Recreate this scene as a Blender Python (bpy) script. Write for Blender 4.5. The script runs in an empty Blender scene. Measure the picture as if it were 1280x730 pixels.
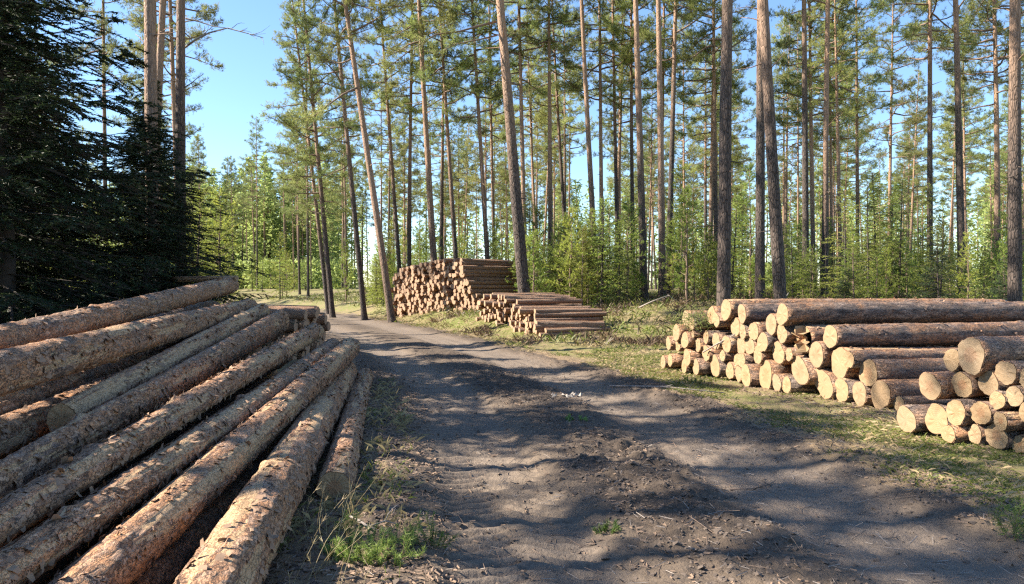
import bpy, math, random
import numpy as np
from mathutils import Matrix, Vector, Quaternion

# ------------------------------------------------------------------ camera, sky, sun, exposure
sc = bpy.context.scene
COL = sc.collection
F, CX, HY, CAMH = 960.0, 640.0, 357.0, 1.6          # focal length in photo pixels, centre column, horizon row, eye height
cam = bpy.data.cameras.new('camera')
cam_ob = bpy.data.objects.new('camera', cam)
COL.objects.link(cam_ob)
cam.sensor_fit = 'HORIZONTAL'
cam.sensor_width = 36.0
cam.lens = 36.0 * F / 1280.0
cam.clip_start, cam.clip_end = 0.1, 2000.0
cam_ob.location = (0, 0, CAMH)
cam_ob.rotation_euler = (math.radians(90.0) - math.atan((365.0 - HY) / F), 0, 0)
sc.camera = cam_ob

SUN_EL = math.radians(38.0)
SUN_AZ = math.radians(-88.0)                          # from +Y towards -X: front left
world = bpy.data.worlds.new('World')
sc.world = world
world.use_nodes = True
wn, wl = world.node_tree.nodes, world.node_tree.links
wn.clear()
sky = wn.new('ShaderNodeTexSky')
sky.sky_type = 'NISHITA'
sky.sun_disc = False
sky.sun_elevation = SUN_EL
sky.sun_rotation = SUN_AZ
sky.altitude = 100
sky.air_density = 1.0
sky.dust_density = 0.0
sky.ozone_density = 5.0
bg = wn.new('ShaderNodeBackground')
bg.inputs['Strength'].default_value = 0.082
wo = wn.new('ShaderNodeOutputWorld')
wl.new(sky.outputs[0], bg.inputs[0])
wl.new(bg.outputs[0], wo.inputs[0])

sun = bpy.data.lights.new('sun', 'SUN')
sun.energy = 5.0
sun.angle = math.radians(0.53)
sun.color = (1.0, 0.90, 0.76)
sun_ob = bpy.data.objects.new('sun', sun)
COL.objects.link(sun_ob)
sdir = Vector((math.sin(SUN_AZ) * math.cos(SUN_EL), math.cos(SUN_AZ) * math.cos(SUN_EL), math.sin(SUN_EL)))
sun_ob.rotation_euler = sdir.to_track_quat('Z', 'Y').to_euler()
sun_ob.location = sdir * 60

sc.view_settings.view_transform = 'Standard'
sc.view_settings.look = 'None'
sc.view_settings.exposure = 1.8
sc.view_settings.gamma = 1.0
sc.view_settings.use_curve_mapping = False
sc.render.engine = 'CYCLES'
sc.cycles.max_bounces = 6
sc.cycles.diffuse_bounces = 3
sc.cycles.glossy_bounces = 2
sc.cycles.transmission_bounces = 3
sc.cycles.use_denoising = False
sc.cycles.filter_width = 1.3
sc.cycles.caustics_reflective = False
sc.cycles.caustics_refractive = False

# ------------------------------------------------------------------ helpers
rng = np.random.default_rng(7)
random.seed(7)


def _h(ix, iy, iz, seed):
    n = (ix.astype(np.int64) * 374761393 + iy.astype(np.int64) * 668265263 + iz.astype(np.int64) * 2147483647 + seed * 1274126177) & 0xffffffff
    n = ((n ^ (n >> 13)) * 1274126177) & 0xffffffff
    n = ((n ^ (n >> 16)) * 2246822519) & 0xffffffff
    n = n ^ (n >> 15)
    return (n & 0xffffff) / float(0xffffff)


def vnoise(x, y, z=None, seed=0):
    """value noise in [-1, 1]"""
    x = np.asarray(x, float)
    y = np.asarray(y, float)
    z = np.zeros_like(x) if z is None else np.asarray(z, float)
    ix, iy, iz = np.floor(x), np.floor(y), np.floor(z)
    fx, fy, fz = x - ix, y - iy, z - iz
    fx, fy, fz = [f * f * f * (f * (f * 6 - 15) + 10) for f in (fx, fy, fz)]
    r = 0
    for a in (0, 1):
        for b in (0, 1):
            for c in (0, 1):
                w = (fx if a else 1 - fx) * (fy if b else 1 - fy) * (fz if c else 1 - fz)
                r = r + w * _h(ix + a, iy + b, iz + c, seed)
    return r * 2 - 1


def fbm(x, y, z=None, octv=4, seed=0, gain=0.5):
    s, a = 0, 1.0
    tot = 0
    for o in range(octv):
        k = 2.03 ** o
        s = s + a * vnoise(np.asarray(x) * k + o * 17.3, np.asarray(y) * k - o * 9.1, None if z is None else np.asarray(z) * k, seed + o)
        tot += a
        a *= gain
    return s / tot


def smooth(t):
    t = np.clip(t, 0, 1)
    return t * t * (3 - 2 * t)


class MB:
    """collects triangles"""

    def __init__(self):
        self.v, self.f, self.m, self.n = [], [], [], 0

    def add(self, verts, tris, mat=0):
        verts = np.asarray(verts, np.float32).reshape(-1, 3)
        tris = np.asarray(tris, np.int32).reshape(-1, 3)
        self.v.append(verts)
        self.f.append(tris + self.n)
        self.m.append(np.full(len(tris), mat, np.int32))
        self.n += len(verts)

    def mesh(self, name, mats, flat=False):
        return mk_mesh(name, np.concatenate(self.v), np.concatenate(self.f), mats, np.concatenate(self.m), flat)


def mk_mesh(name, V, T, mats, mi=None, flat=False, attrs=None):
    me = bpy.data.meshes.new(name)
    n, t = len(V), len(T)
    me.vertices.add(n)
    me.vertices.foreach_set('co', np.asarray(V, np.float32).ravel())
    k = T.shape[1]
    me.loops.add(t * k)
    me.loops.foreach_set('vertex_index', np.asarray(T, np.int32).ravel())
    me.polygons.add(t)
    me.polygons.foreach_set('loop_start', np.arange(0, t * k, k, dtype=np.int32))
    me.polygons.foreach_set('loop_total', np.full(t, k, np.int32))
    if mi is not None:
        me.polygons.foreach_set('material_index', mi)
    me.polygons.foreach_set('use_smooth', np.full(t, not flat, bool))
    for m in (mats if isinstance(mats, (list, tuple)) else [mats]):
        me.materials.append(m)
    if attrs:
        for an, arr in attrs.items():
            at = me.attributes.new(an, 'FLOAT', 'POINT')
            at.data.foreach_set('value', np.asarray(arr, np.float32))
    me.update()
    me.validate()
    return me


def ob(name, data, parent=None, loc=None, rot=None, scale=None):
    o = bpy.data.objects.new(name, data)
    COL.objects.link(o)
    if parent is not None:
        o.parent = parent
    if loc is not None:
        o.location = loc
    if rot is not None:
        o.rotation_euler = rot
    if scale is not None:
        o.scale = scale if hasattr(scale, '__len__') else (scale,) * 3
    return o


def tag(o, label, cat, group=None, kind=None):
    o['label'] = label
    o['category'] = cat
    if group:
        o['group'] = group
    if kind:
        o['kind'] = kind
    return o


def frames(P):
    """tangent, normal, binormal along a polyline"""
    P = np.asarray(P, float)
    T = np.gradient(P, axis=0)
    T /= np.linalg.norm(T, axis=1)[:, None] + 1e-9
    up = np.array([0.13, 0.21, 0.97]) if abs(T[0][2]) < 0.9 else np.array([1.0, 0.1, 0.0])
    N = np.cross(T, up)
    N /= np.linalg.norm(N, axis=1)[:, None] + 1e-9
    return T, N, np.cross(T, N)


def tube(P, R, sides=6, cap=True):
    P = np.asarray(P, float)
    n = len(P)
    R = np.broadcast_to(np.asarray(R, float), (n,))
    T, N, B = frames(P)
    a = np.linspace(0, 2 * math.pi, sides, endpoint=False)
    V = P[:, None, :] + R[:, None, None] * (np.cos(a)[None, :, None] * N[:, None, :] + np.sin(a)[None, :, None] * B[:, None, :])
    V = V.reshape(-1, 3)
    i = np.arange(n - 1)[:, None] * sides
    j = np.arange(sides)[None, :]
    j2 = (j + 1) % sides
    q = np.stack([i + j, i + j2, i + sides + j2, i + sides + j], -1).reshape(-1, 4)
    tr = np.concatenate([q[:, [0, 1, 2]], q[:, [0, 2, 3]]])
    if cap:
        fan = [[k, 0, k + 1] for k in range(1, sides - 1)]
        o = (n - 1) * sides
        fan += [[o, o + k, o + k + 1] for k in range(1, sides - 1)]
        tr = np.concatenate([tr, np.array(fan)])
    return V, tr


def blades(base, direc, length, width, r=rng):
    """thin triangles (needles, grass blades): base (n,3), direc (n,3) unit"""
    n = len(base)
    side = np.cross(direc, r.normal(size=(n, 3)))
    side /= np.linalg.norm(side, axis=1)[:, None] + 1e-9
    side *= (np.broadcast_to(width, (n,)) * 0.5)[:, None]
    tip = base + direc * np.broadcast_to(length, (n,))[:, None]
    V = np.stack([base - side, base + side, tip], 1).reshape(-1, 3)
    return V, np.arange(3 * n).reshape(-1, 3)


def unit(v):
    return v / (np.linalg.norm(v, axis=-1, keepdims=True) + 1e-9)


def px(x, y, d):
    """point seen at photo pixel (x, y) at forward distance d"""
    return np.array([(x - CX) / F * d, d, CAMH - (y - HY) / F * d])


# ------------------------------------------------------------------ materials
def mat(name):
    m = bpy.data.materials.new(name)
    m.use_nodes = True
    nt = m.node_tree
    for n in list(nt.nodes):
        if n.type != 'OUTPUT_MATERIAL' and n.type != 'BSDF_PRINCIPLED':
            nt.nodes.remove(n)
    return m, nt, nt.nodes['Principled BSDF'], nt.nodes['Material Output']


class G:
    """small node graph writer"""

    def __init__(self, nt):
        self.nt = nt

    def n(self, t, **kw):
        nd = self.nt.nodes.new(t)
        for k, v in kw.items():
            setattr(nd, k, v)
        return nd

    def l(self, a, b):
        self.nt.links.new(a, b)

    def coord(self, kind='Object', scale=(1, 1, 1)):
        tc = self.n('ShaderNodeTexCoord')
        mp = self.n('ShaderNodeMapping')
        mp.inputs['Scale'].default_value = scale
        self.l(tc.outputs[kind], mp.inputs['Vector'])
        return mp.outputs[0]

    def noise(self, vec, scale, detail=4, rough=0.6, out='Fac', dist=0.0):
        nd = self.n('ShaderNodeTexNoise')
        nd.inputs['Scale'].default_value = scale
        nd.inputs['Detail'].default_value = detail
        nd.inputs['Roughness'].default_value = rough
        nd.inputs['Distortion'].default_value = dist
        self.l(vec, nd.inputs['Vector'])
        return nd.outputs[out]

    def voro(self, vec, scale, feature='F1', out='Distance', rnd=1.0):
        nd = self.n('ShaderNodeTexVoronoi', feature=feature)
        nd.inputs['Scale'].default_value = scale
        nd.inputs['Randomness'].default_value = rnd
        self.l(vec, nd.inputs['Vector'])
        return nd.outputs[out]

    def ramp(self, fac, stops):
        nd = self.n('ShaderNodeValToRGB')
        cr = nd.color_ramp
        while len(cr.elements) > len(stops):
            cr.elements.remove(cr.elements[-1])
        while len(cr.elements) < len(stops):
            cr.elements.new(0.5)
        for e, (p, c) in zip(cr.elements, stops):
            e.position = p
            e.color = (c, c, c, 1) if not hasattr(c, '__len__') else (*c, 1)
        self.l(fac, nd.inputs[0])
        return nd.outputs[0]

    def mix(self, fac, a, b, mode='MIX'):
        nd = self.n('ShaderNodeMix', data_type='RGBA', blend_type=mode)
        for s, i in ((fac, 0), (a, 6), (b, 7)):
            if hasattr(s, 'is_linked'):
                self.l(s, nd.inputs[i])
            else:
                nd.inputs[i].default_value = s if i == 0 else (*s, 1)
        return nd.outputs[2]

    def math(self, op, a, b=0.0, clamp=False):
        nd = self.n('ShaderNodeMath', operation=op, use_clamp=clamp)
        for s, i in ((a, 0), (b, 1)):
            if hasattr(s, 'is_linked'):
                self.l(s, nd.inputs[i])
            else:
                nd.inputs[i].default_value = s
        return nd.outputs[0]

    def attr(self, name):
        return self.n('ShaderNodeAttribute', attribute_name=name).outputs['Fac']

    def bump(self, h, strength, dist, prev=None):
        nd = self.n('ShaderNodeBump')
        nd.inputs['Strength'].default_value = strength
        nd.inputs['Distance'].default_value = dist
        self.l(h, nd.inputs['Height'])
        if prev is not None:
            self.l(prev, nd.inputs['Normal'])
        return nd.outputs[0]

    def rand(self):
        return self.n('ShaderNodeObjectInfo').outputs['Random']

    def jitter(self, vec, amt):
        """offset a texture vector by a per-object random amount"""
        cb = self.n('ShaderNodeCombineXYZ')
        r = self.math('MULTIPLY', self.rand(), amt)
        for i in range(3):
            self.l(r, cb.inputs[i])
        ad = self.n('ShaderNodeVectorMath', operation='ADD')
        self.l(vec, ad.inputs[0])
        self.l(cb.outputs[0], ad.inputs[1])
        return ad.outputs[0]


def log_bark(name, tone=1.0, orange=0.45):
    """bark of a felled pine: grey plates over reddish flakes, pale where it is skinned; the log runs along local X"""
    m, nt, p, out = mat(name)
    g = G(nt)
    v = g.jitter(g.coord('Object', (1, 1, 1)), 37.0)
    vs = g.jitter(g.coord('Object', (0.38, 1, 1)), 37.0)
    big = g.noise(v, 2.3, 3)
    mid = g.noise(vs, 13, 5, 0.65)
    fine = g.noise(vs, 60, 4, 0.7)
    warp = g.n('ShaderNodeVectorMath', operation='ADD')
    sc_ = g.n('ShaderNodeVectorMath', operation='SCALE')
    g.l(g.noise(v, 16, 4, 0.7, out='Color'), sc_.inputs[0])
    sc_.inputs['Scale'].default_value = 0.10
    g.l(vs, warp.inputs[0])
    g.l(sc_.outputs[0], warp.inputs[1])
    cell = g.voro(warp.outputs[0], 38, 'DISTANCE_TO_EDGE')
    cellc = g.voro(warp.outputs[0], 38, 'F1', 'Color')
    t = tone
    grey = g.ramp(g.math('ADD', g.math('MULTIPLY', mid, 0.85), g.math('MULTIPLY', fine, 0.15)),
                  [(0.34, (0.050 * t, 0.036 * t, 0.030 * t)), (0.50, (0.165 * t, 0.115 * t, 0.088 * t)), (0.66, (0.36 * t, 0.275 * t, 0.215 * t))])
    oran = g.ramp(fine, [(0.30, (0.14 * t, 0.060 * t, 0.028 * t)), (0.66, (0.46 * t, 0.24 * t, 0.115 * t))])
    f = g.ramp(g.math('ADD', g.math('MULTIPLY', big, 0.75), g.math('MULTIPLY', mid, 0.4)), [(orange, 0.0), (orange + 0.16, 1.0)])
    c = g.mix(f, grey, oran)
    var = g.n('ShaderNodeSeparateColor')
    g.l(cellc, var.inputs[0])
    c = g.mix(g.ramp(var.outputs[0], [(0.3, 0.0), (1.0, 0.62)]), c, (0.060 * t, 0.042 * t, 0.034 * t))
    c = g.mix(g.ramp(var.outputs[1], [(0.6, 0.0), (1.0, 0.45)]), c, (0.40 * t, 0.29 * t, 0.21 * t))
    crack = g.ramp(g.math('ADD', cell, g.math('MULTIPLY', g.math('SUBTRACT', mid, 0.42), 0.20)), [(0.0, 0.0), (0.085, 1.0)])
    c = g.mix(g.math('MULTIPLY', g.math('SUBTRACT', 1.0, crack), 0.85), c, (0.030, 0.020, 0.015))
    bare = g.ramp(g.math('ADD', g.attr('bare'), g.math('MULTIPLY', g.math('SUBTRACT', fine, 0.5), 0.5)), [(0.42, 0.0), (0.56, 1.0)])
    wood = g.mix(fine, (0.33, 0.18, 0.085), (0.66, 0.46, 0.26))
    c = g.mix(bare, c, wood)
    g.l(c, p.inputs['Base Color'])
    r = g.ramp(mid, [(0.3, 0.42), (0.7, 0.72)])
    g.l(r, p.inputs['Roughness'])
    p.inputs['Specular IOR Level'].default_value = 0.45
    h = g.math('ADD', g.math('MULTIPLY', crack, 0.6), g.math('ADD', mid, g.math('MULTIPLY', fine, 0.6)))
    g.l(g.bump(h, 1.0, 0.022), p.inputs['Normal'])
    return m


def cut_wood(name, heart):
    """sawn end grain: rings round local X, darker heart on some, radial checks, saw marks"""
    m, nt, p, out = mat(name)
    g = G(nt)
    v = g.coord('Object', (0, 1, 1))
    vj = g.jitter(g.coord('Object', (1, 1, 1)), 19.0)
    ln = g.n('ShaderNodeVectorMath', operation='LENGTH')
    g.l(v, ln.inputs[0])
    wob = g.noise(vj, 5, 3)
    rad = g.math('ADD', ln.outputs['Value'], g.math('MULTIPLY', wob, 0.06))
    ring = g.math('SINE', g.math('MULTIPLY', rad, 330.0))
    ring = g.math('MULTIPLY_ADD', ring, 0.5)
    ring = g.math('ADD', ring, 0.5)
    c = g.mix(g.noise(vj, 9, 4, 0.5), (0.285, 0.195, 0.098), (0.420, 0.312, 0.180))
    c = g.mix(g.math('MULTIPLY', ring, 0.40), c, (0.24, 0.135, 0.06))
    hr = g.math('DIVIDE', rad, g.attr('rad'))
    hm = g.ramp(hr, [(0.56, 1.0), (0.70, 0.0)])
    on = g.math('LESS_THAN', g.math('FRACT', g.math('MULTIPLY', g.rand(), 7.31)), heart)
    c = g.mix(g.math('MULTIPLY', g.math('MULTIPLY', hm, on), 0.62), c, (0.30, 0.135, 0.06))
    sp = g.n('ShaderNodeSeparateXYZ')
    g.l(v, sp.inputs[0])
    ang = g.math('ARCTAN2', sp.outputs[1], sp.outputs[2])
    cb = g.n('ShaderNodeCombineXYZ')
    g.l(g.math('MULTIPLY', ang, 3.2), cb.inputs[0])
    g.l(g.math('MULTIPLY', rad, 4.0), cb.inputs[1])
    g.l(g.math('MULTIPLY', g.rand(), 91.0), cb.inputs[2])
    ck = g.ramp(g.noise(cb.outputs[0], 2.2, 3, 0.6), [(0.655, 0.0), (0.69, 0.75)])
    c = g.mix(ck, c, (0.20, 0.12, 0.065))
    grime = g.noise(vj, 3.1, 4, 0.7)
    c = g.mix(g.ramp(grime, [(0.52, 0.0), (0.74, 0.55)]), c, (0.20, 0.14, 0.085))
    tint = g.math('MULTIPLY', g.math('FRACT', g.math('MULTIPLY', g.rand(), 3.7)), 0.45)
    c = g.mix(tint, c, (0.215, 0.165, 0.115))
    c = g.mix(g.math('MULTIPLY', g.math('FRACT', g.math('MULTIPLY', g.rand(), 11.3)), 0.22), c, (0.36, 0.205, 0.085))
    speck = g.ramp(g.noise(vj, 75, 3, 0.7), [(0.22, 0.45), (0.34, 1.0)])
    c = g.mix(speck, (0.45, 0.30, 0.16), c)
    g.l(c, p.inputs['Base Color'])
    p.inputs['Roughness'].default_value = 0.75
    saw = g.noise(g.coord('Object', (1, 3, 60)), 3, 3)
    g.l(g.bump(g.math('ADD', saw, g.math('MULTIPLY', ring, 0.4)), 0.35, 0.004), p.inputs['Normal'])
    return m


def trunk_mat(name):
    """standing Scots pine: dark furrowed plates low down, thin orange bark higher up"""
    m, nt, p, out = mat(name)
    g = G(nt)
    tc = g.n('ShaderNodeTexCoord')
    sep = g.n('ShaderNodeSeparateXYZ')
    g.l(tc.outputs['Object'], sep.inputs[0])
    vs = g.jitter(g.coord('Object', (1, 1, 0.28)), 53.0)
    mid = g.noise(vs, 14, 5, 0.65)
    fine = g.noise(vs, 55, 4, 0.7)
    cell = g.voro(vs, 17, 'DISTANCE_TO_EDGE')
    crack = g.ramp(cell, [(0.0, 0.0), (0.16, 1.0)])
    low = g.mix(mid, (0.050, 0.037, 0.030), (0.155, 0.112, 0.088))
    low = g.mix(crack, (0.020, 0.015, 0.012), low)
    high = g.mix(mid, (0.215, 0.130, 0.085), (0.49, 0.32, 0.21))
    hh = g.math('ADD', sep.outputs[2], g.math('MULTIPLY', g.math('SUBTRACT', mid, 0.5), 5.0))
    hh = g.math('ADD', hh, g.math('MULTIPLY', g.math('SUBTRACT', g.rand(), 0.3), -8.5))
    f = g.ramp(g.math('DIVIDE', hh, 20.0), [(0.10, 0.0), (0.40, 1.0)])
    c = g.mix(f, low, high)
    g.l(c, p.inputs['Base Color'])
    p.inputs['Roughness'].default_value = 0.85
    h = g.math('ADD', g.math('MULTIPLY', crack, 0.8), g.math('ADD', mid, g.math('MULTIPLY', fine, 0.5)))
    g.l(g.bump(h, 0.9, 0.03), p.inputs['Normal'])
    return m


def leaf_mat(name, dark, light, trans=0.35, rough=0.55):
    m, nt, p, out = mat(name)
    g = G(nt)
    v = g.jitter(g.coord('Object'), 41.0)
    nb = g.noise(v, 0.9, 3)
    nf = g.noise(v, 9.0, 2)
    f = g.ramp(g.math('ADD', g.math('MULTIPLY', nb, 0.55), g.math('MULTIPLY', nf, 0.45)), [(0.34, 0.0), (0.66, 1.0)])
    c = g.mix(f, dark, light)
    hsv = g.n('ShaderNodeHueSaturation')
    rr = g.rand()
    g.l(g.math('MULTIPLY_ADD', rr, 0.05), hsv.inputs['Hue'])
    hsv.inputs['Hue'].default_value = 0.5
    ad = g.math('ADD', g.math('MULTIPLY', rr, 0.045), 0.478)
    g.l(ad, hsv.inputs['Hue'])
    g.l(g.math('ADD', g.math('MULTIPLY', g.math('FRACT', g.math('MULTIPLY', rr, 5.7)), 0.65), 0.65), hsv.inputs['Value'])
    g.l(c, hsv.inputs['Color'])
    c = hsv.outputs[0]
    g.l(c, p.inputs['Base Color'])
    p.inputs['Roughness'].default_value = rough
    p.inputs['Specular IOR Level'].default_value = 0.4
    tr = g.n('ShaderNodeBsdfTranslucent')
    g.l(c, tr.inputs['Color'])
    ms = g.n('ShaderNodeMixShader')
    ms.inputs[0].default_value = trans
    g.l(p.outputs[0], ms.inputs[1])
    g.l(tr.outputs[0], ms.inputs[2])
    g.l(ms.outputs[0], out.inputs['Surface'])
    return m


def plain(name, a, b, scale=20, rough=0.85, bump=0.4):
    m, nt, p, out = mat(name)
    g = G(nt)
    v = g.jitter(g.coord('Object'), 23.0)
    n = g.noise(v, scale, 4, 0.65)
    g.l(g.mix(n, a, b), p.inputs['Base Color'])
    p.inputs['Roughness'].default_value = rough
    g.l(g.bump(n, bump, 0.01), p.inputs['Normal'])
    return m


def ground_mat():
    m, nt, p, out = mat('forest_soil')
    g = G(nt)
    v = g.coord('Object')
    n1 = g.noise(v, 0.55, 4, 0.6)
    n2 = g.noise(v, 4.0, 5, 0.65)
    n3 = g.noise(v, 26.0, 5, 0.7)
    n4 = g.noise(v, 95.0, 3, 0.7)
    road, rut, green, churn = g.attr('road'), g.attr('rut'), g.attr('green'), g.attr('churn')
    # loose soil, packed wheel track, humus, needle litter, moss
    packed = g.mix(n2, (0.112, 0.087, 0.066), (0.262, 0.203, 0.152))
    packed = g.mix(g.ramp(n4, [(0.30, 0.35), (0.55, 1.0)]), (0.10, 0.080, 0.064), packed)
    packed = g.mix(g.ramp(n3, [(0.36, 0.55), (0.56, 1.0)]), (0.085, 0.068, 0.054), packed)
    loose = g.mix(n3, (0.062, 0.046, 0.034), (0.25, 0.19, 0.135))
    humus = g.mix(n3, (0.026, 0.019, 0.014), (0.100, 0.072, 0.051))
    litter = g.mix(n4, (0.085, 0.058, 0.036), (0.33, 0.235, 0.135))
    moss = g.mix(n3, (0.050, 0.072, 0.014), (0.190, 0.205, 0.042))
    straw = g.mix(n4, (0.17, 0.12, 0.055), (0.38, 0.30, 0.15))
    fl = g.mix(g.ramp(n2, [(0.36, 0.0), (0.52, 1.0)]), litter, moss)
    fl = g.mix(g.ramp(g.math('ADD', g.math('MULTIPLY', n1, 0.5), g.math('MULTIPLY', n3, 0.5)), [(0.50, 0.0), (0.64, 0.7)]), fl, straw)
    fl = g.mix(green, litter, fl)
    rd = g.mix(g.ramp(rut, [(0.15, 0.0), (0.75, 1.0)]), loose, packed)
    rd = g.mix(g.math('MULTIPLY', churn, 0.9), rd, humus)
    e = g.math('ADD', road, g.math('MULTIPLY', g.math('SUBTRACT', n3, 0.5), 0.6))
    c = g.mix(g.ramp(e, [(0.38, 0.0), (0.58, 1.0)]), fl, rd)
    g.l(c, p.inputs['Base Color'])
    r = g.math('SUBTRACT', 0.92, g.math('MULTIPLY', rut, 0.22))
    g.l(r, p.inputs['Roughness'])
    p.inputs['Specular IOR Level'].default_value = 0.35
    b = g.bump(n3, 0.8, 0.03)
    g.l(g.bump(n4, 0.45, 0.006, b), p.inputs['Normal'])
    return m


M = {}
M['log'] = log_bark('skinned_pine_bark', 1.32, 0.40)
M['log_dark'] = log_bark('weathered_pine_bark', 1.05, 0.50)
M['log_red'] = log_bark('thin_reddish_pine_bark', 1.3, 0.20)
M['cut'] = cut_wood('fresh_sawn_end', 0.4)
M['cut_heart'] = cut_wood('sawn_end_with_heartwood', 1.1)
M['cut_old'] = cut_wood('dull_sawn_end', 0.5)
M['cut_thin'] = plain('thin_log_end', (0.20, 0.118, 0.070), (0.45, 0.295, 0.18), 5)
M['trunk'] = trunk_mat('pine_trunk_bark')
M['twig'] = plain('branch_bark', (0.085, 0.060, 0.045), (0.25, 0.17, 0.12), 9)
M['dark_twig'] = plain('spruce_bark', (0.026, 0.020, 0.016), (0.070, 0.052, 0.040), 9)
M['dead'] = plain('dead_grey_branch', (0.16, 0.135, 0.115), (0.36, 0.31, 0.27), 12)
M['pine'] = leaf_mat('pine_needles', (0.150, 0.185, 0.055), (0.425, 0.455, 0.155), 0.52)
M['spruce'] = leaf_mat('spruce_needles', (0.022, 0.040, 0.018), (0.072, 0.102, 0.036), 0.32)
M['young'] = leaf_mat('young_conifer_needles', (0.180, 0.240, 0.042), (0.420, 0.460, 0.100), 0.52)
M['young_dark'] = leaf_mat('young_spruce_needles', (0.020, 0.045, 0.016), (0.065, 0.110, 0.030), 0.28)
M['heath'] = leaf_mat('heath_shoots', (0.085, 0.15, 0.030), (0.22, 0.32, 0.075), 0.35)
M['grass'] = leaf_mat('short_grass', (0.060, 0.085, 0.016), (0.215, 0.228, 0.050), 0.38)
M['straw'] = leaf_mat('dry_grass', (0.22, 0.16, 0.075), (0.50, 0.41, 0.23), 0.3)
M['heather'] = leaf_mat('brown_heather', (0.075, 0.055, 0.030), (0.20, 0.145, 0.075), 0.2)
M['chip'] = plain('bark_chips', (0.06, 0.042, 0.032), (0.30, 0.20, 0.13), 30)
M['flake'] = plain('bark_flakes', (0.10, 0.065, 0.045), (0.40, 0.25, 0.15), 14)
M['clod'] = plain('soil_clods', (0.035, 0.026, 0.020), (0.15, 0.112, 0.084), 25)
M['ground'] = ground_mat()
M['pale'] = plain('pale_scrap', (0.26, 0.22, 0.18), (0.48, 0.42, 0.35), 30)

# ------------------------------------------------------------------ terrain
RY = np.array([-30, -10, 0, 4, 10.7, 17, 24, 36, 46, 70, 100, 140, 300.])
RX = np.array([4.5, 3.0, 1.9, 1.25, 0.3, -1.4, -3.8, -8.6, -13.5, -27, -46, -74, -190.])
_yy = np.linspace(-30, 300, 3301)
_xx = np.interp(_yy, RY, RX)
_k = np.hanning(61)
_xs = np.convolve(np.pad(_xx, 30, 'edge'), _k / _k.sum(), 'valid')
_xs = np.where((_yy < -26) | (_yy > 296), _xx, _xs)


def road_x(y):
    return np.interp(y, _yy, _xs)


def hill(x, y):
    s = x - road_x(y)
    z = 0.55 * smooth((s - 2.4) / 2.4) * smooth((y - 20) / 10.0)
    z = z + 0.50 * smooth((s - 6) / 8.0) * smooth((y - 17) / 11.0)
    z = z + 0.30 * smooth((-s - 4) / 8.0) * smooth((y - 22) / 20.0)
    z = z + 0.10 * fbm(x * 0.22, y * 0.22, seed=5, octv=2) * smooth((np.abs(s) - 2.0) / 3.0)
    return z


def zg(x, y):
    return float(hill(np.array([float(x)]), np.array([float(y)]))[0])


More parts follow.
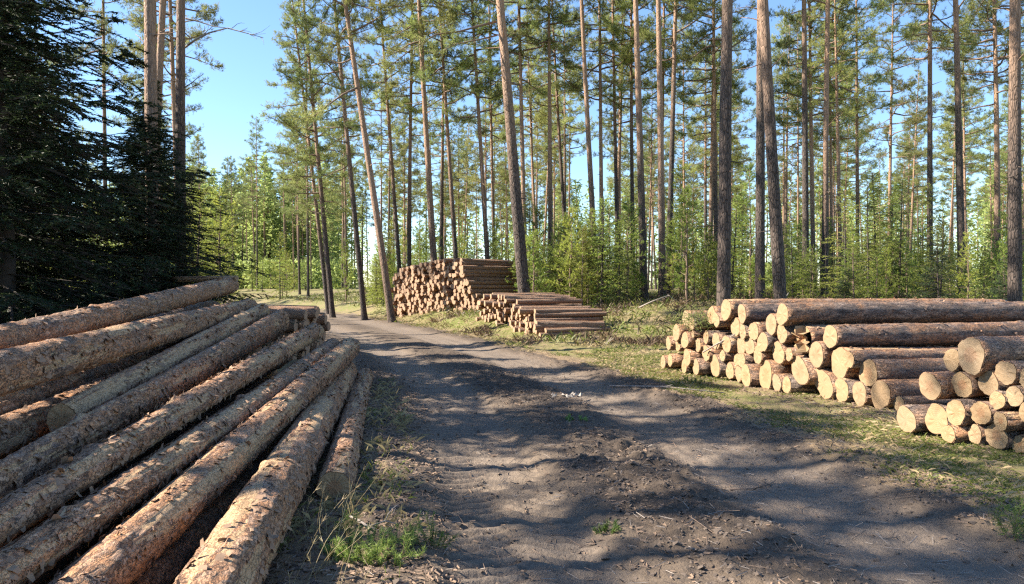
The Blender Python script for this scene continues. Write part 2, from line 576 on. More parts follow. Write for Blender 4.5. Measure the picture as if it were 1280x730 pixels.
def ground_fields(x, y):
    s = x - road_x(y)
    hw = 2.25 + 0.25 * smooth((y - 15) / 10)
    edge = fbm(x * 0.9, y * 0.9, seed=11, octv=3) * 0.55
    road = smooth((hw + edge - np.abs(s)) / 0.7 + 0.5)
    wig = 0.10 * fbm(y * 0.35, y * 0 + 3.0, seed=21, octv=2)
    sl, sr = s + 1.12 + wig, s - 1.22 + wig
    rl = np.exp(-(sl / 0.52) ** 8)
    rr = np.exp(-(sr / 0.60) ** 8)
    rut = np.clip(rl + rr, 0, 1)
    brk = 0.62 + 0.55 * fbm(x * 0.6, y * 0.35, seed=33, octv=3)
    rutc = np.clip(rut * np.clip(brk * 1.35, 0, 1), 0, 1)
    mid = np.exp(-((s - 0.12) / 0.62) ** 4)
    churn = np.clip(mid * (0.85 + 0.8 * fbm(x * 0.8, y * 0.5, seed=41, octv=3)), 0, 1)
    berm = np.exp(-((s - 2.25 + 0.25 * fbm(y * 0.6, x * 0.2, seed=44, octv=2)) / 0.44) ** 2)
    berml = np.exp(-((s + 2.05 + 0.2 * fbm(y * 0.6, x * 0.2, seed=45, octv=2)) / 0.55) ** 2)
    churn = np.clip(churn + 0.95 * berm + 0.75 * berml, 0, 1)
    green = smooth((np.abs(s) - 2.4) / 0.8) * (0.72 + 0.6 * fbm(x * 0.5, y * 0.5, seed=51, octv=3))
    green = np.where(s < 0, green * 0.45, green)
    z = hill(x, y)
    near = np.exp(-(np.maximum(y - 4, 0) / 22.0))
    z = z - 0.060 * rut * (0.4 + 0.4 * near) + 0.035 * berm + 0.03 * berml + 0.012 * mid
    rough = 0.016 + 0.050 * churn * np.clip(0.4 + fbm(x * 1.3, y * 1.0, seed=61, octv=2), 0.1, 1.3)
    rough = rough * (1 - 0.62 * rutc)
    z = z + rough * fbm(x * 3.1, y * 2.6, seed=71, octv=5, gain=0.62)
    z = z + (0.010 + 0.030 * churn) * (1 - 0.55 * rutc) * (0.5 - np.abs(fbm(x * 6.3, y * 5.2, seed=75, octv=4, gain=0.6))) * np.exp(-np.maximum(y - 12, 0) / 10)
    clod = np.maximum(0, fbm(x * 7.5, y * 6.5, seed=81, octv=3)) ** 1.3
    z = z + 0.065 * clod * (0.10 + churn) * np.exp(-np.maximum(y - 14, 0) / 9.0)
    # tyre lugs pressed into the wheel tracks, stronger where the soil is soft
    t = y * 1.0
    lugw = np.clip(0.70 + 1.6 * fbm(x * 0.5, y * 0.32, seed=91, octv=2), 0, 1)
    z = z + 0.020 * rut * fbm(s * 9.0, y * 0.55, seed=111, octv=3) * (0.4 + 0.6 * near)
    def groove(ph, w):
        f = ph - np.floor(ph) - 0.5
        return np.exp(-(f / w) ** 2)
    fade = np.exp(-np.maximum(y - 7, 0) / 7.0)
    lug = groove(t / 0.145 + 3.4 * np.abs(sl + 0.05) + 0.3 * np.sign(sl + 0.05), 0.20)
    z = z - 0.045 * lug * np.exp(-((sl + 0.06) / 0.50) ** 8) * lugw * fade
    lug2 = groove(t / 0.23 - (s - 0.75) * 3.0, 0.22)
    z = z + (0.020 - 0.085 * lug2) * np.exp(-((s - 0.55) / 0.30) ** 6) * np.clip(0.45 + 1.6 * fbm(x * 0.4 + 9, y * 0.45, seed=95, octv=2), 0, 1) * fade
    z = z - 0.045 * groove(t / 0.20 + (s - 1.2) * 2.4, 0.20) * np.exp(-((sr - 0.05) / 0.33) ** 6) * np.clip(0.35 + 1.6 * fbm(x * 0.4, y * 0.4, seed=97, octv=2), 0, 1) * fade
    # verge hummocks
    z = z + smooth((np.abs(s) - 2.3) / 1.2) * (0.055 * fbm(x * 1.1, y * 1.1, seed=101, octv=3) + 0.025 * fbm(x * 5, y * 5, seed=103, octv=3))
    return z, road, rutc, np.clip(green, 0, 1), churn


def axis(lo, hi, f0, f1, step, grow):
    a = list(np.arange(f0, f1, step))
    s = step
    x = a[-1]
    while x < hi:
        s *= grow
        x += s
        a.append(x)
    s = step
    x = a[0]
    pre = []
    while x > lo:
        s *= grow
        x -= s
        pre.append(x)
    return np.array(pre[::-1] + a)


gx = axis(-260, 260, -2.5, 5.4, 0.032, 1.08)
ys = [2.4]
while ys[-1] < 420:
    ys.append(ys[-1] + max(0.019, 0.0052 * max(ys[-1] - 2.5, 0) if ys[-1] < 9 else 0.0052 * ys[-1] * 0.75 if ys[-1] < 12 else 0.0054 * ys[-1] * (1 if ys[-1] < 30 else 4)))
pre = [2.4]
st = 0.05
while pre[-1] > -120:
    st *= 1.12
    pre.append(pre[-1] - st)
gy = np.array(pre[:0:-1] + ys)
X, Y = np.meshgrid(gx, gy)
Z, ROAD, RUT, GREEN, CHURN = ground_fields(X.ravel(), Y.ravel())
GV = np.stack([X.ravel(), Y.ravel(), Z], 1)
nx, ny = len(gx), len(gy)
ii = (np.arange(ny - 1)[:, None] * nx + np.arange(nx - 1)[None, :]).ravel()
Q = np.stack([ii, ii + 1, ii + nx + 1, ii + nx], 1)
isroad = (ROAD[Q].mean(1) > 0.5) & (GV[Q[:, 0], 1] < 150)


def subset(name, faces):
    u, inv = np.unique(faces.ravel(), return_inverse=True)
    me = mk_mesh(name, GV[u], inv.reshape(-1, 4), M['ground'], attrs={'road': ROAD[u], 'rut': RUT[u], 'green': GREEN[u], 'churn': CHURN[u]})
    o = ob(name, me)
    o['kind'] = 'structure'
    return o


o = subset('forest_ground', Q[~isroad])
o['label'] = 'mossy forest floor with dry grass and needle litter'
o = subset('dirt_road', Q[isroad])
o['label'] = 'rutted dirt forest road with tyre tracks and churned soil'


def zs(x, y):
    return ground_fields(np.atleast_1d(np.asarray(x, float)), np.atleast_1d(np.asarray(y, float)))[0]


# ------------------------------------------------------------------ felled logs
def make_log(name, A, B, ra, rb, seed, bark, cut, sides=28, step=0.16, lobes=0.0, bare=0.25, bend=0.02, flakes=0, splinter=False, rough=1.0, far_face=True):
    """a log from A (end that is seen) to B: the bark is the thing's own mesh, the sawn ends are its parts"""
    r = np.random.default_rng(seed)
    A, B = np.asarray(A, float), np.asarray(B, float)
    ax = B - A
    L = np.linalg.norm(ax)
    n = max(4, int(L / step))
    x = np.linspace(0, L, n)
    th = np.linspace(0, 2 * math.pi, sides, endpoint=False)
    XX, TH = np.meshgrid(x, th, indexing='ij')
    R = ra + (rb - ra) * XX / L
    p1, p2, p3 = r.uniform(0, 6.3, 3)
    shape = 1 + (0.06 * r.uniform(0.4, 1.6) + lobes) * np.cos(2 * TH + p1) + 0.035 * np.cos(3 * TH + p2) + 0.02 * np.cos(5 * TH + p3)
    so = seed * 3.7
    cy, cz = np.cos(TH), np.sin(TH)
    d = 0.045 * fbm(XX * 1.1 + so, cy * 0.8, cz * 0.8, seed=seed, octv=2)
    ridg = 1 - np.abs(fbm(XX * 7.0 + so, cy * R * 24, cz * R * 24, seed=seed + 3, octv=3))
    d2 = 0.010 * (ridg - 0.75) * rough + 0.004 * rough * fbm(XX * 22 + so, cy * R * 60, cz * R * 60, seed=seed + 5, octv=2)
    bm = fbm(XX * 0.75 + so, cy * 1.5 + 5, cz * 1.5, seed=seed + 9, octv=5, gain=0.68)
    bare_v = smooth((bm - (0.50 - bare)) / 0.12)
    knots = np.zeros_like(XX)
    for k in range(int(L * 1.4)):
        kx, kt = r.uniform(0.2, L - 0.1), r.uniform(0, 6.28)
        dt = (TH - kt + math.pi) % (2 * math.pi) - math.pi
        knots += np.exp(-(((XX - kx) / 0.05) ** 2 + (dt * R / 0.035) ** 2)) * r.uniform(0.010, 0.032)
    RR = R * shape * (1 + d) + d2 * (1 - 0.7 * bare_v) - 0.004 * bare_v + knots
    b1, b2, b3 = r.normal(0, bend, 2), r.uniform(0.5, 1.2), r.uniform(0, 6)
    oy = b1[0] * np.sin(x / L * math.pi * b2 + b3) - b1[0] * np.sin(b3)
    oz = 0.5 * b1[1] * np.sin(x / L * math.pi * b2 + b3)
    oz = oz - oz[0]
    V = np.stack([XX, RR * cy + oy[:, None], RR * cz + oz[:, None]], -1)
    q0 = (np.arange(n - 1)[:, None] * sides)
    j = np.arange(sides)[None, :]
    j2 = (j + 1) % sides
    q = np.stack([q0 + j, q0 + sides + j, q0 + sides + j2, q0 + j2], -1).reshape(-1, 4)
    VV = V.reshape(-1, 3)
    bv = bare_v.ravel()
    # bark thickness at both ends
    rim0 = V[0] * np.array([1, 0.955, 0.955]) + np.array([0.004, 0, 0])
    cB = np.array([L, oy[-1], oz[-1]])
    rim1 = cB + (V[-1] - cB) * 0.955 + np.array([-0.004, 0, 0])
    k0 = len(VV)
    VV = np.concatenate([VV, rim0, rim1])
    bv = np.concatenate([bv, np.zeros(2 * sides)])
    jj = np.arange(sides)
    j3 = (jj + 1) % sides
    qa = np.stack([k0 + jj, jj, j3, k0 + j3], -1)
    e = (n - 1) * sides
    qb = np.stack([e + jj, k0 + sides + jj, k0 + sides + j3, e + j3], -1)
    me = mk_mesh(name, VV, np.concatenate([q, qa, qb]), bark, attrs={'bare': bv})
    o = ob(name, me)
    xa = Vector(ax / L)
    rot = xa.to_track_quat('X', 'Z').to_matrix() @ Matrix.Rotation(r.uniform(-0.6, 0.6), 3, 'X')
    o.matrix_world = Matrix.Translation(Vector(A)) @ rot.to_4x4()
    for end in ((0, 1) if far_face else (0,)):
        ring = V[0] if end == 0 else V[-1]
        c = np.array([0, 0, 0.]) if end == 0 else cB
        sg = -1 if end == 0 else 1
        rad = ra if end == 0 else rb
        pts = [c + np.array([sg * 0.004, 0, 0])]
        for kf in (0.35, 0.7, 0.965):
            w = c + (ring - c) * kf
            w = w + np.stack([sg * (0.004 + (0.004 * r.normal(size=sides) if kf < 0.9 else 0 * ring[:, 0])), 0 * ring[:, 0], 0 * ring[:, 0]], -1)
            if splinter and end == 0:
                w[:, 0] -= np.abs(r.normal(0, 0.07, sides)) * (np.sin(th * 3) > -0.2)
            pts += list(w)
        pts = np.array(pts)
        tr = [[0, 1 + a, 1 + (a + 1) % sides] for a in range(sides)]
        for lv in range(2):
            s0, s1 = 1 + lv * sides, 1 + (lv + 1) * sides
            for a in range(sides):
                b = (a + 1) % sides
                tr += [[s0 + a, s1 + a, s1 + b], [s0 + a, s1 + b, s0 + b]]
        tr = np.array(tr)
        if sg < 0:
            tr = tr[:, ::-1]
        cm = mk_mesh('cut_face', pts, tr, cut, flat=splinter, attrs={'rad': np.full(len(pts), rad)})
        ob('cut_face', cm, o)
    if flakes:
        mb = MB()
        k = flakes
        fx = r.uniform(0.05, L - 0.05, k)
        ft = r.uniform(0, 2 * math.pi, k)
        R2 = (ra + (rb - ra) * fx / L)
        bn = fbm(fx * 0.75 + so, np.cos(ft) * 1.5 + 5, np.sin(ft) * 1.5, seed=seed + 9, octv=5, gain=0.68)
        keep = ((bn > 0.28 - bare) & (bn < 0.62 - bare)) | (r.uniform(size=k) < 0.16)
        for a in np.nonzero(keep)[0]:
            ln = r.uniform(0.015, 0.055) * (1 if r.uniform() < 0.93 else 2.0)
            wd = r.uniform(0.008, 0.026)
            an = r.uniform(0, 3.14)
            e1 = np.array([math.cos(an), 0, 0])
            tang = np.array([0, -math.sin(ft[a]), math.cos(ft[a])])
            nor = np.array([0, math.cos(ft[a]), math.sin(ft[a])])
            e1 = e1 + tang * math.sin(an)
            e2 = np.cross(nor, e1)
            i = int(fx[a] / L * (n - 1))
            c = np.array([fx[a], oy[i], oz[i]]) + nor * (R2[a] * (1.0 + 0.045 * math.cos(2 * ft[a] + p1) + 0.01))
            li = r.uniform(0.003, 0.013) if r.uniform() < 0.93 else 0.03
            p = [c - e2 * wd - nor * 0.006, c + e2 * wd - nor * 0.006,
                 c + e2 * wd * 0.9 + e1 * ln * 0.55 + nor * 0.008, c - e2 * wd * 0.8 + e1 * ln * 0.5 + nor * 0.006,
                 c + e1 * ln + e2 * wd * r.uniform(0.0, 0.8) + nor * li, c + e1 * ln * r.uniform(0.8, 1.1) - e2 * wd * r.uniform(0.1, 0.8) + nor * li]
            mb.add(p, [[0, 1, 2], [0, 2, 3], [3, 2, 4], [3, 4, 5]])
        fo = ob('bark_flakes', mb.mesh('bark_flakes', [M['flake'] if seed % 3 else bark], flat=True), o)
        fo['kind'] = 'stuff'
    return o


# ---- left pile: long logs that lie along the road, thin ends towards the camera
LEFT = [
    # (x, z, r) where the log passes 5.5 m ahead of the camera, far end (x, y, z, r), distance of the near end, bare share, label
    ((-3.60, 1.228, .110), (-5.15, 14.3, 1.54, .165), 2.6, .20, 'long bark-covered log highest and farthest back on the left pile'),
    ((-3.20, 1.100, .135), (-4.62, 13.5, 1.285, .175), 2.5, .24, 'thick grey-brown log just below the topmost log of the left pile'),
    ((-3.52, .800, .112), (-5.02, 13.2, 1.00, .150), 2.6, .28, 'shaded log wedged under the second log of the left pile'),
    ((-3.00, .758, .110), (-4.31, 13.1, 1.165, .130), 4.965, .48, 'smooth orange-tan log with a round sawn end showing among the left pile'),
    ((-3.31, .690, .122), (-4.86, 13.0, .79, .150), 2.4, .33, 'log half hidden beside the sawn round end in the left pile'),
    ((-2.75, .730, .112), (-3.92, 13.0, 1.01, .190), 2.2, .30, 'log right below the sawn round end, thick at its far butt'),
    ((-2.49, .615, .106), (-3.30, 12.9, .845, .155), 2.0, .40, 'long pale-flaked log across the middle of the left pile'),
    ((-2.30, .480, .110), (-3.06, 12.5, .560, .170), 1.9, .36, 'dark log with pale skinned patches below the middle of the left pile'),
    ((-2.00, .390, .140), (-2.62, 12.4, .600, .180), 1.9, .34, 'second log from the road in the left pile, running from the bottom edge'),
    ((-1.64, .240, .172), (-2.66, 12.1, .235, .180), 1.9, .36, 'thickest log at the road side of the left pile with torn bark'),
    ((-1.285, .122, .128), (-2.33, 12.7, .125, .125), 5.62, .30, 'short log lying alone on the ground beside the road, sawn end facing camera'),
]
for i, (c, b, yn, br, lab) in enumerate(LEFT):
    near = i in (6, 7, 8, 9, 5)
    c, b = np.array([c[0], 5.5, c[1], c[2]]), np.array(b)
    a = c + (b - c) * (yn - 5.5) / (b[1] - 5.5)
    o = make_log('pine_log', a[:3], b[:3], a[3] * 0.95, b[3] * 0.93, 100 + i * 7, M['log'], M['cut_old'], sides=72, step=0.052, bare=br + 0.06,
                 bend=0.055, flakes=1500 if near else 900, rough=1.7)
    tag(o, lab, 'log', 'long logs of the left pile')
UNDER = [((-2.5, 3.4, .13, .13), (-3.5, 12.4, .16, .16)), ((-3.0, 3.6, .16, .14), (-4.0, 12.6, .16, .16)), ((-3.5, 4.0, .15, .14), (-4.6, 12.8, .17, .17)),
         ((-1.68, 1.9, .10, .09), (-2.45, 11.6, .10, .10)), ((-4.1, 4.0, .15, .15), (-5.2, 13.4, .17, .17)), ((-2.75, 4.0, .44, .12), (-3.75, 12.6, .48, .16)),
         ((-3.35, 4.2, .46, .13), (-4.4, 13.0, .50, .16)), ((-3.95, 4.4, .46, .13), (-5.1, 13.2, .50, .16)), ((-3.75, 4.6, .76, .12), (-5.6, 13.8, .82, .15)),
         ((-3.85, 5.0, .98, .10), (-5.45, 14.0, 1.20, .15))]
UW = ['lowest row, third from the road', 'lowest row, fourth from the road', 'lowest row, fifth from the road', 'lowest row, second from the road',
      'lowest row, farthest from the road', 'second row, nearest the road', 'second row, in the middle', 'second row, farthest from the road',
      'third row, at the back', 'at the back right under the topmost log']
for i, ((a, b), w) in enumerate(zip(UNDER, UW)):
    o = make_log('pine_log', a[:3], b[:3], a[3], b[3], 300 + i * 5, M['log_dark'], M['cut_old'], sides=24, step=0.12, bend=0.02, bare=0.2)
    tag(o, 'shaded log inside the left pile, ' + w, 'log', 'long logs of the left pile')
o = make_log('pine_log', (-5.05, 14.1, 1.735), (-6.6, 14.9, 1.72), .05, .06, 390, M['log'], M['cut_old'], sides=24, bare=0.6)
tag(o, 'thin pale pole lying across the far top of the left pile', 'log', 'long logs of the left pile')

# ---- right pile: sawn ends face the road
Z1 = [(35, 450, 85), (100, 440, 85), (92, 338, 88), (120, 346, 80), (145, 262, 110), (163, 196, 105), (175, 474, 88), (208, 430, 110), (207, 318, 115), (227, 225, 95),
      (230, 275, 45), (250, 350, 95), (290, 300, 85), (290, 390, 110), (255, 478, 105), (348, 322, 110), (348, 470, 140), (392, 412, 75), (312, 165, 115), (373, 190, 95),
      (418, 133, 140), (427, 505, 115), (445, 346, 120), (467, 242, 125), (523, 155, 120), (486, 430, 80), (493, 522, 100), (508, 350, 120), (530, 285, 95), (532, 447, 100),
      (570, 273, 125), (563, 385, 120), (607, 392, 120), (585, 528, 140), (655, 362, 135), (676, 523, 180), (698, 240, 140), (735, 574, 115), (750, 385, 150),
      (790, 287, 125), (802, 590, 115), (825, 160, 150), (818, 410, 90), (850, 310, 180), (895, 558, 195), (965, 430, 165), (1020, 580, 195), (1050, 345, 160),
      (1095, 425, 205), (1100, 610, 160), (1155, 615, 150)]
Z2 = [(98, 272, 85), (137, 320, 130), (212, 390, 140), (285, 425, 70), (322, 505, 125), (430, 357, 132), (465, 498, 145), (492, 243, 105), (533, 353, 125), (605, 225, 170),
      (578, 475, 125), (640, 468, 118), (547, 573, 88), (620, 567, 90), (670, 338, 120), (705, 433, 90), (712, 560, 130), (740, 310, 118), (755, 518, 88), (770, 408, 100),
      (782, 613, 90), (825, 325, 100), (868, 470, 110), (900, 610, 110), (915, 380, 110), (960, 520, 110)]
faces = [(820 + x * .2055, 360 + y * .2055, h * .2055, 1) for x, y, h in Z1] + [(1040 + x * .2878, 380 + y * .2878, h * .2878, 1 if k < 4 else 2) for k, (x, y, h) in enumerate(Z2)]
FRONT = {}                                          # the long pile and the near stack: front line and log direction
for kd, (p0, p1, deg) in {1: ((2.86, 14.9), (4.80, 9.85), 79.0), 2: ((4.10, 8.75), (4.86, 7.1), 76.0)}.items():
    p0, p1 = np.array(p0), np.array(p1)
    FRONT[kd] = (p0, (p1 - p0) / np.linalg.norm(p1 - p0), np.array([math.sin(math.radians(deg)), math.cos(math.radians(deg))]))
rows = []
for (fx, fy, fh, kd) in faces:
    ray = np.array([(fx - CX) / F, 1.0])
    P0, ud, AXD = FRONT[kd]
    # intersect the viewing ray with the pile's front plane
    A2 = np.array([[ray[0], -ud[0]], [ray[1], -ud[1]]])
    t, u = np.linalg.solve(A2, P0)
    z = CAMH - (fy - HY) / F * t
    rows.append([u, z, fh / F * t * 0.5 * (0.93 if kd == 1 else 0.90), kd])
rows = np.array(rows)
base = np.array([zg(*(FRONT[int(r_[3])][0] + FRONT[int(r_[3])][1] * r_[0])) for r_ in rows])
for it in range(40):                                # push overlapping rounds apart, keep them on the ground
    for i in range(len(rows)):
        for j in range(i + 1, len(rows)):
            if rows[i, 3] != rows[j, 3]:
                continue
            du, dz = rows[j, 0] - rows[i, 0], rows[j, 1] - rows[i, 1]
            dd = math.hypot(du, dz) + 1e-6
            ov = (rows[i, 2] + rows[j, 2]) * 0.97 - dd
            if ov > 0:
                k = 0.35 * ov / dd
                rows[i, 0] -= du * k
                rows[i, 1] -= dz * k
                rows[j, 0] += du * k
                rows[j, 1] += dz * k
    rows[:, 1] = np.maximum(rows[:, 1], base + rows[:, 2] * 0.96)
ORD = ['first', 'second', 'third', 'fourth', 'fifth', 'sixth', 'seventh', 'eighth', 'ninth', 'tenth', 'eleventh', 'twelfth', 'thirteenth', 'fourteenth', 'fifteenth',
       'sixteenth', 'seventeenth', 'eighteenth', 'nineteenth', 'twentieth', 'twenty-first', 'twenty-second', 'twenty-third', 'twenty-fourth', 'twenty-fifth', 'twenty-sixth',
       'twenty-seventh', 'twenty-eighth', 'twenty-ninth', 'thirtieth']
def ordinal(n):
    if n <= 30:
        return ORD[n - 1]
    tens = {3: ('thirty', 'thirtieth'), 4: ('forty', 'fortieth'), 5: ('fifty', 'fiftieth'), 6: ('sixty', 'sixtieth'), 7: ('seventy', 'seventieth'), 8: ('eighty', 'eightieth')}[n // 10]
    return tens[1] if n % 10 == 0 else tens[0] + '-' + ORD[n % 10 - 1]


layer = np.zeros(len(rows), int)
for i in np.argsort(rows[:, 1]):
    ly = 0
    for j in range(len(rows)):
        if rows[j, 3] == rows[i, 3] and rows[j, 1] < rows[i, 1] - 0.05 and math.hypot(rows[i, 0] - rows[j, 0], rows[i, 1] - rows[j, 1]) < (rows[i, 2] + rows[j, 2]) * 1.12:
            ly = max(ly, layer[j] + 1)
    layer[i] = ly
special = {9: 'mossy pale log end with green sprigs near the left top of the right pile', 43: 'log with a jagged splintered end high in the right pile',
           41: 'long thick log lying on top of the right pile, its face standing forward', 35: 'large double-lobed log end low in the middle of the right pile',
           44: 'broad twin-stemmed log end at the bottom of the right pile', 60: 'largest log of the near right stack, reddish heartwood ring on top',
           20: 'tallest bright round end at the left top of the right pile', 48: 'big pale log end where the right pile steps down towards camera'}
rowname = ['bottom row', 'second row up', 'third row up', 'fourth row up', 'fifth row up', 'sixth row up', 'seventh row up', 'eighth row up', 'ninth row up']
cnt = {}
for i in np.argsort(rows[:, 0]):
    u, z, r_, kd = rows[i]
    P0, ud, AXD = FRONT[int(kd)]
    key = (layer[i], kd)
    cnt[key] = cnt.get(key, 0) + 1
    rr_ = random.Random(500 + int(i))
    off = rr_.gauss(0, 0.045)
    if i == 41:
        off = -0.15
    p2 = P0 + ud * u + AXD * off
    yaw = rr_.uniform(-0.035, 0.035)
    dx = AXD * math.cos(yaw) + np.array([-AXD[1], AXD[0]]) * math.sin(yaw)
    L = rr_.uniform(5.2, 6.2)
    A3 = np.array([p2[0], p2[1], z])
    B3 = np.array([p2[0] + dx[0] * L, p2[1] + dx[1] * L, z + rr_.uniform(-0.03, 0.03)])
    rb = r_ * rr_.uniform(0.78, 1.02)
    big = r_ > 0.13
    heart = kd == 2 and i in (56, 60, 67, 63, 64, 69) or i in (62, 73)
    o = make_log('sawn_log', A3, B3, r_, rb, 600 + int(i) * 3, M['log_dark'] if rr_.random() < 0.6 else M['log'], M['cut_heart'] if heart else M['cut'],
                 sides=32, step=0.085 if (big and z > 0.45) else 0.2, lobes=0.12 if i in (35, 44, 46) else 0.0, bare=rr_.uniform(0.05, 0.3), splinter=(i == 43), far_face=False, rough=1.9,
                 flakes=420 if (big and z > 0.45) else 0, bend=0.03)
    lab = special.get(int(i))
    if lab is None:
        side = 'near right stack' if kd == 2 else 'long right pile'
        lab = '%s sawn log, %s from left in %s of %s' % ('small' if r_ < 0.115 else ('broad' if r_ > 0.18 else 'pale'), ORD[cnt[key] - 1], rowname[min(layer[i], 8)], side)
    tag(o, lab, 'log', 'sawn logs stacked on the right verge')

# ---- thin logs: shared meshes for the two stacks in the middle and the stack on the far left
THIN = []
for k in range(7):
    r = np.random.default_rng(900 + k)
    mb = MB()
    n, sides = 7, 12
    x = np.linspace(0, 1, n)
    th = np.linspace(0, 2 * math.pi, sides, endpoint=False)
    sh = 1 + 0.10 * np.cos(2 * th + r.uniform(0, 6)) + 0.05 * np.cos(3 * th + r.uniform(0, 6))
    cyo = np.cumsum(r.normal(0, 0.06, n))
    czo = np.cumsum(r.normal(0, 0.04, n))
    cyo, czo = cyo - cyo[0], czo - czo[0]
    tp = np.linspace(1, r.uniform(0.75, 0.95), n)
    V = np.stack([np.repeat(x[:, None], sides, 1), tp[:, None] * np.cos(th) * sh + cyo[:, None], tp[:, None] * np.sin(th) * sh + czo[:, None]], -1)
    V[:, :, 1:] *= 1 + 0.05 * r.normal(size=(n, sides, 1))
    q0 = np.arange(n - 1)[:, None] * sides
    j = np.arange(sides)[None, :]
    j2 = (j + 1) % sides
    q = np.stack([q0 + j, q0 + sides + j, q0 + sides + j2, q0 + j2], -1).reshape(-1, 4)
    tr = np.concatenate([q[:, [0, 1, 2]], q[:, [0, 2, 3]]])
    mb.add(V.reshape(-1, 3), tr, 0)
    for ring, fl in ((V[0], True), (V[-1], False)):
        c = ring.mean(0)
        vv = np.concatenate([[c], ring])
        t2 = np.array([[0, 1 + (a + 1) % sides, 1 + a] if fl else [0, 1 + a, 1 + (a + 1) % sides] for a in range(sides)])
        mb.add(vv, t2, 1)
    me = mb.mesh('thin_log', [M['log_red'], M['cut_thin']])
    THIN.append(me)


def thin_log(p, ax, L, r, rr_, name='thin_log'):
    """place one thin log: p = centre of the seen end"""
    o = ob(name, THIN[rr_.randrange(len(THIN))])
    q = Vector(ax).to_track_quat('X', 'Z').to_matrix() @ Matrix.Rotation(rr_.uniform(0, 6.28), 3, 'X')
    o.matrix_world = Matrix.Translation(Vector(p)) @ q.to_4x4() @ Matrix.Diagonal((L, r, r, 1))
    return o


NUM = ['one', 'two', 'three', 'four', 'five', 'six', 'seven', 'eight', 'nine', 'ten', 'eleven', 'twelve', 'thirteen', 'fourteen', 'fifteen', 'sixteen']


def stack(P0, P1, nrow, dia, L, slope_l, slope_r, axis_d, cat, group, phrase, seed, jit=0.12, top_wave=0.0, limit=9999):
    """logs laid row on row; past the limit the smallest-looking (farthest) ones are joined into one mass"""
    rr_ = random.Random(seed)
    P0, P1 = np.array(P0, float), np.array(P1, float)
    W = np.linalg.norm(P1 - P0)
    u = (P1 - P0) / W
    spec = []
    for k in range(nrow):
        zc = (k * 0.86 + 0.46) * dia
        b = W - slope_r * k * dia
        c = slope_l * k * dia + (dia * 0.5 if k % 2 else 0)
        n = 0
        while c < b:
            r = dia * 0.5 * rr_.uniform(0.84, 1.16)
            if not (k == nrow - 1 and rr_.random() < 0.35):
                p2 = P0 + u * (c + rr_.uniform(-.015, .015)) + np.array(axis_d[:2]) * rr_.gauss(0, jit)
                zb = zg(p2[0], p2[1]) - 0.03
                yw = rr_.gauss(0, 0.02 if k < nrow - 2 else 0.06)
                axv = (axis_d[0] - axis_d[1] * yw, axis_d[1] + axis_d[0] * yw, rr_.gauss(0.0, 0.006))
                spec.append((c, k, n, (p2[0], p2[1], zb + zc + rr_.uniform(-.02, .02) + top_wave * math.sin(c * 0.9) * k / nrow), axv, L * rr_.uniform(0.93, 1.06), r))
                n += 1
            c += dia * rr_.uniform(0.98, 1.1)
    spec.sort(key=lambda t: -t[0])
    rest = MB()
    for i, (c, k, n, p, axv, l_, r) in enumerate(spec):
        if i < limit:
            o = thin_log(p, axv, l_, r, rr_)
            tag(o, 'thin reddish log, %s from the left in row %s of the %s' % (ordinal(n + 1), NUM[k], phrase), cat, group)
        else:
            me = THIN[rr_.randrange(len(THIN))]
            V = np.empty(len(me.vertices) * 3, np.float32)
            me.vertices.foreach_get('co', V)
            T = np.empty(len(me.polygons) * 3, np.int32)
            me.loops.foreach_get('vertex_index', T)
            mi = np.empty(len(me.polygons), np.int32)
            me.polygons.foreach_get('material_index', mi)
            q = np.array(Vector(axv).to_track_quat('X', 'Z').to_matrix() @ Matrix.Rotation(rr_.uniform(0, 6.28), 3, 'X'))
            W_ = (V.reshape(-1, 3) * [l_, r, r]) @ q.T + np.array(p)
            rest.v.append(W_.astype(np.float32))
            rest.f.append(T.reshape(-1, 3) + rest.n)
            rest.m.append(mi)
            rest.n += len(W_)
    if rest.n:
        o = ob('stacked_logs', rest.mesh('stacked_logs', [M['log_red'], M['cut_thin']]))
        tag(o, 'thin logs packed in the far part of the ' + phrase, cat, group, 'stuff')


def ad(a):
    a = math.radians(a)
    return (math.sin(a), math.cos(a), 0.0)


stack((-5.75, 36.0), (-1.15, 31.2), 14, 0.188, 3.1, 0.16, 0.62, ad(48), 'thin log', 'thin logs of the tall central stack', 'tall central stack', 41, jit=0.10, limit=175)
stack((-1.15, 27.6), (0.98, 22.7), 6, 0.172, 2.3, 0.3, 1.0, ad(69), 'thin log', 'thin logs of the low central stack', 'low central stack', 43, jit=0.13, top_wave=0.14, limit=130)
rr0 = random.Random(3)
o = thin_log((0.72, 23.1, zg(.72, 23.1) + 0.30), ad(72), 2.2, 0.155, rr0)
tag(o, 'thickest log at the right foot of the low central stack', 'thin log', 'thin logs of the low central stack')
o = thin_log((1.35, 23.2, zg(1.35, 23.2) + 0.10), ad(66), 1.9, 0.06, rr0)
tag(o, 'slim pole lying on the ground right of the low central stack', 'thin log', 'thin logs of the low central stack')
stack((-5.15, 20.6), (-4.55, 16.4), 5, 0.25, 2.6, 0.05, 0.1, ad(-86), 'log', 'logs of the small stack left of the road', 'small left stack', 47, jit=0.10)
for i, (a, b, r) in enumerate([((-7.3, 27.5), 62, .11), ((-7.7, 28.6), 50, .10), ((-7.0, 28.0), 75, .09)]):
    o = thin_log((a[0], a[1], zg(*a) + r + 0.02), ad(-b), 1.6, r, rr0)
    tag(o, ['pale short log lying first by the far road bend', 'pale short log lying behind another by the far road bend', 'slimmest pale short log by the far road bend'][i], 'log', 'short logs by the far road bend')

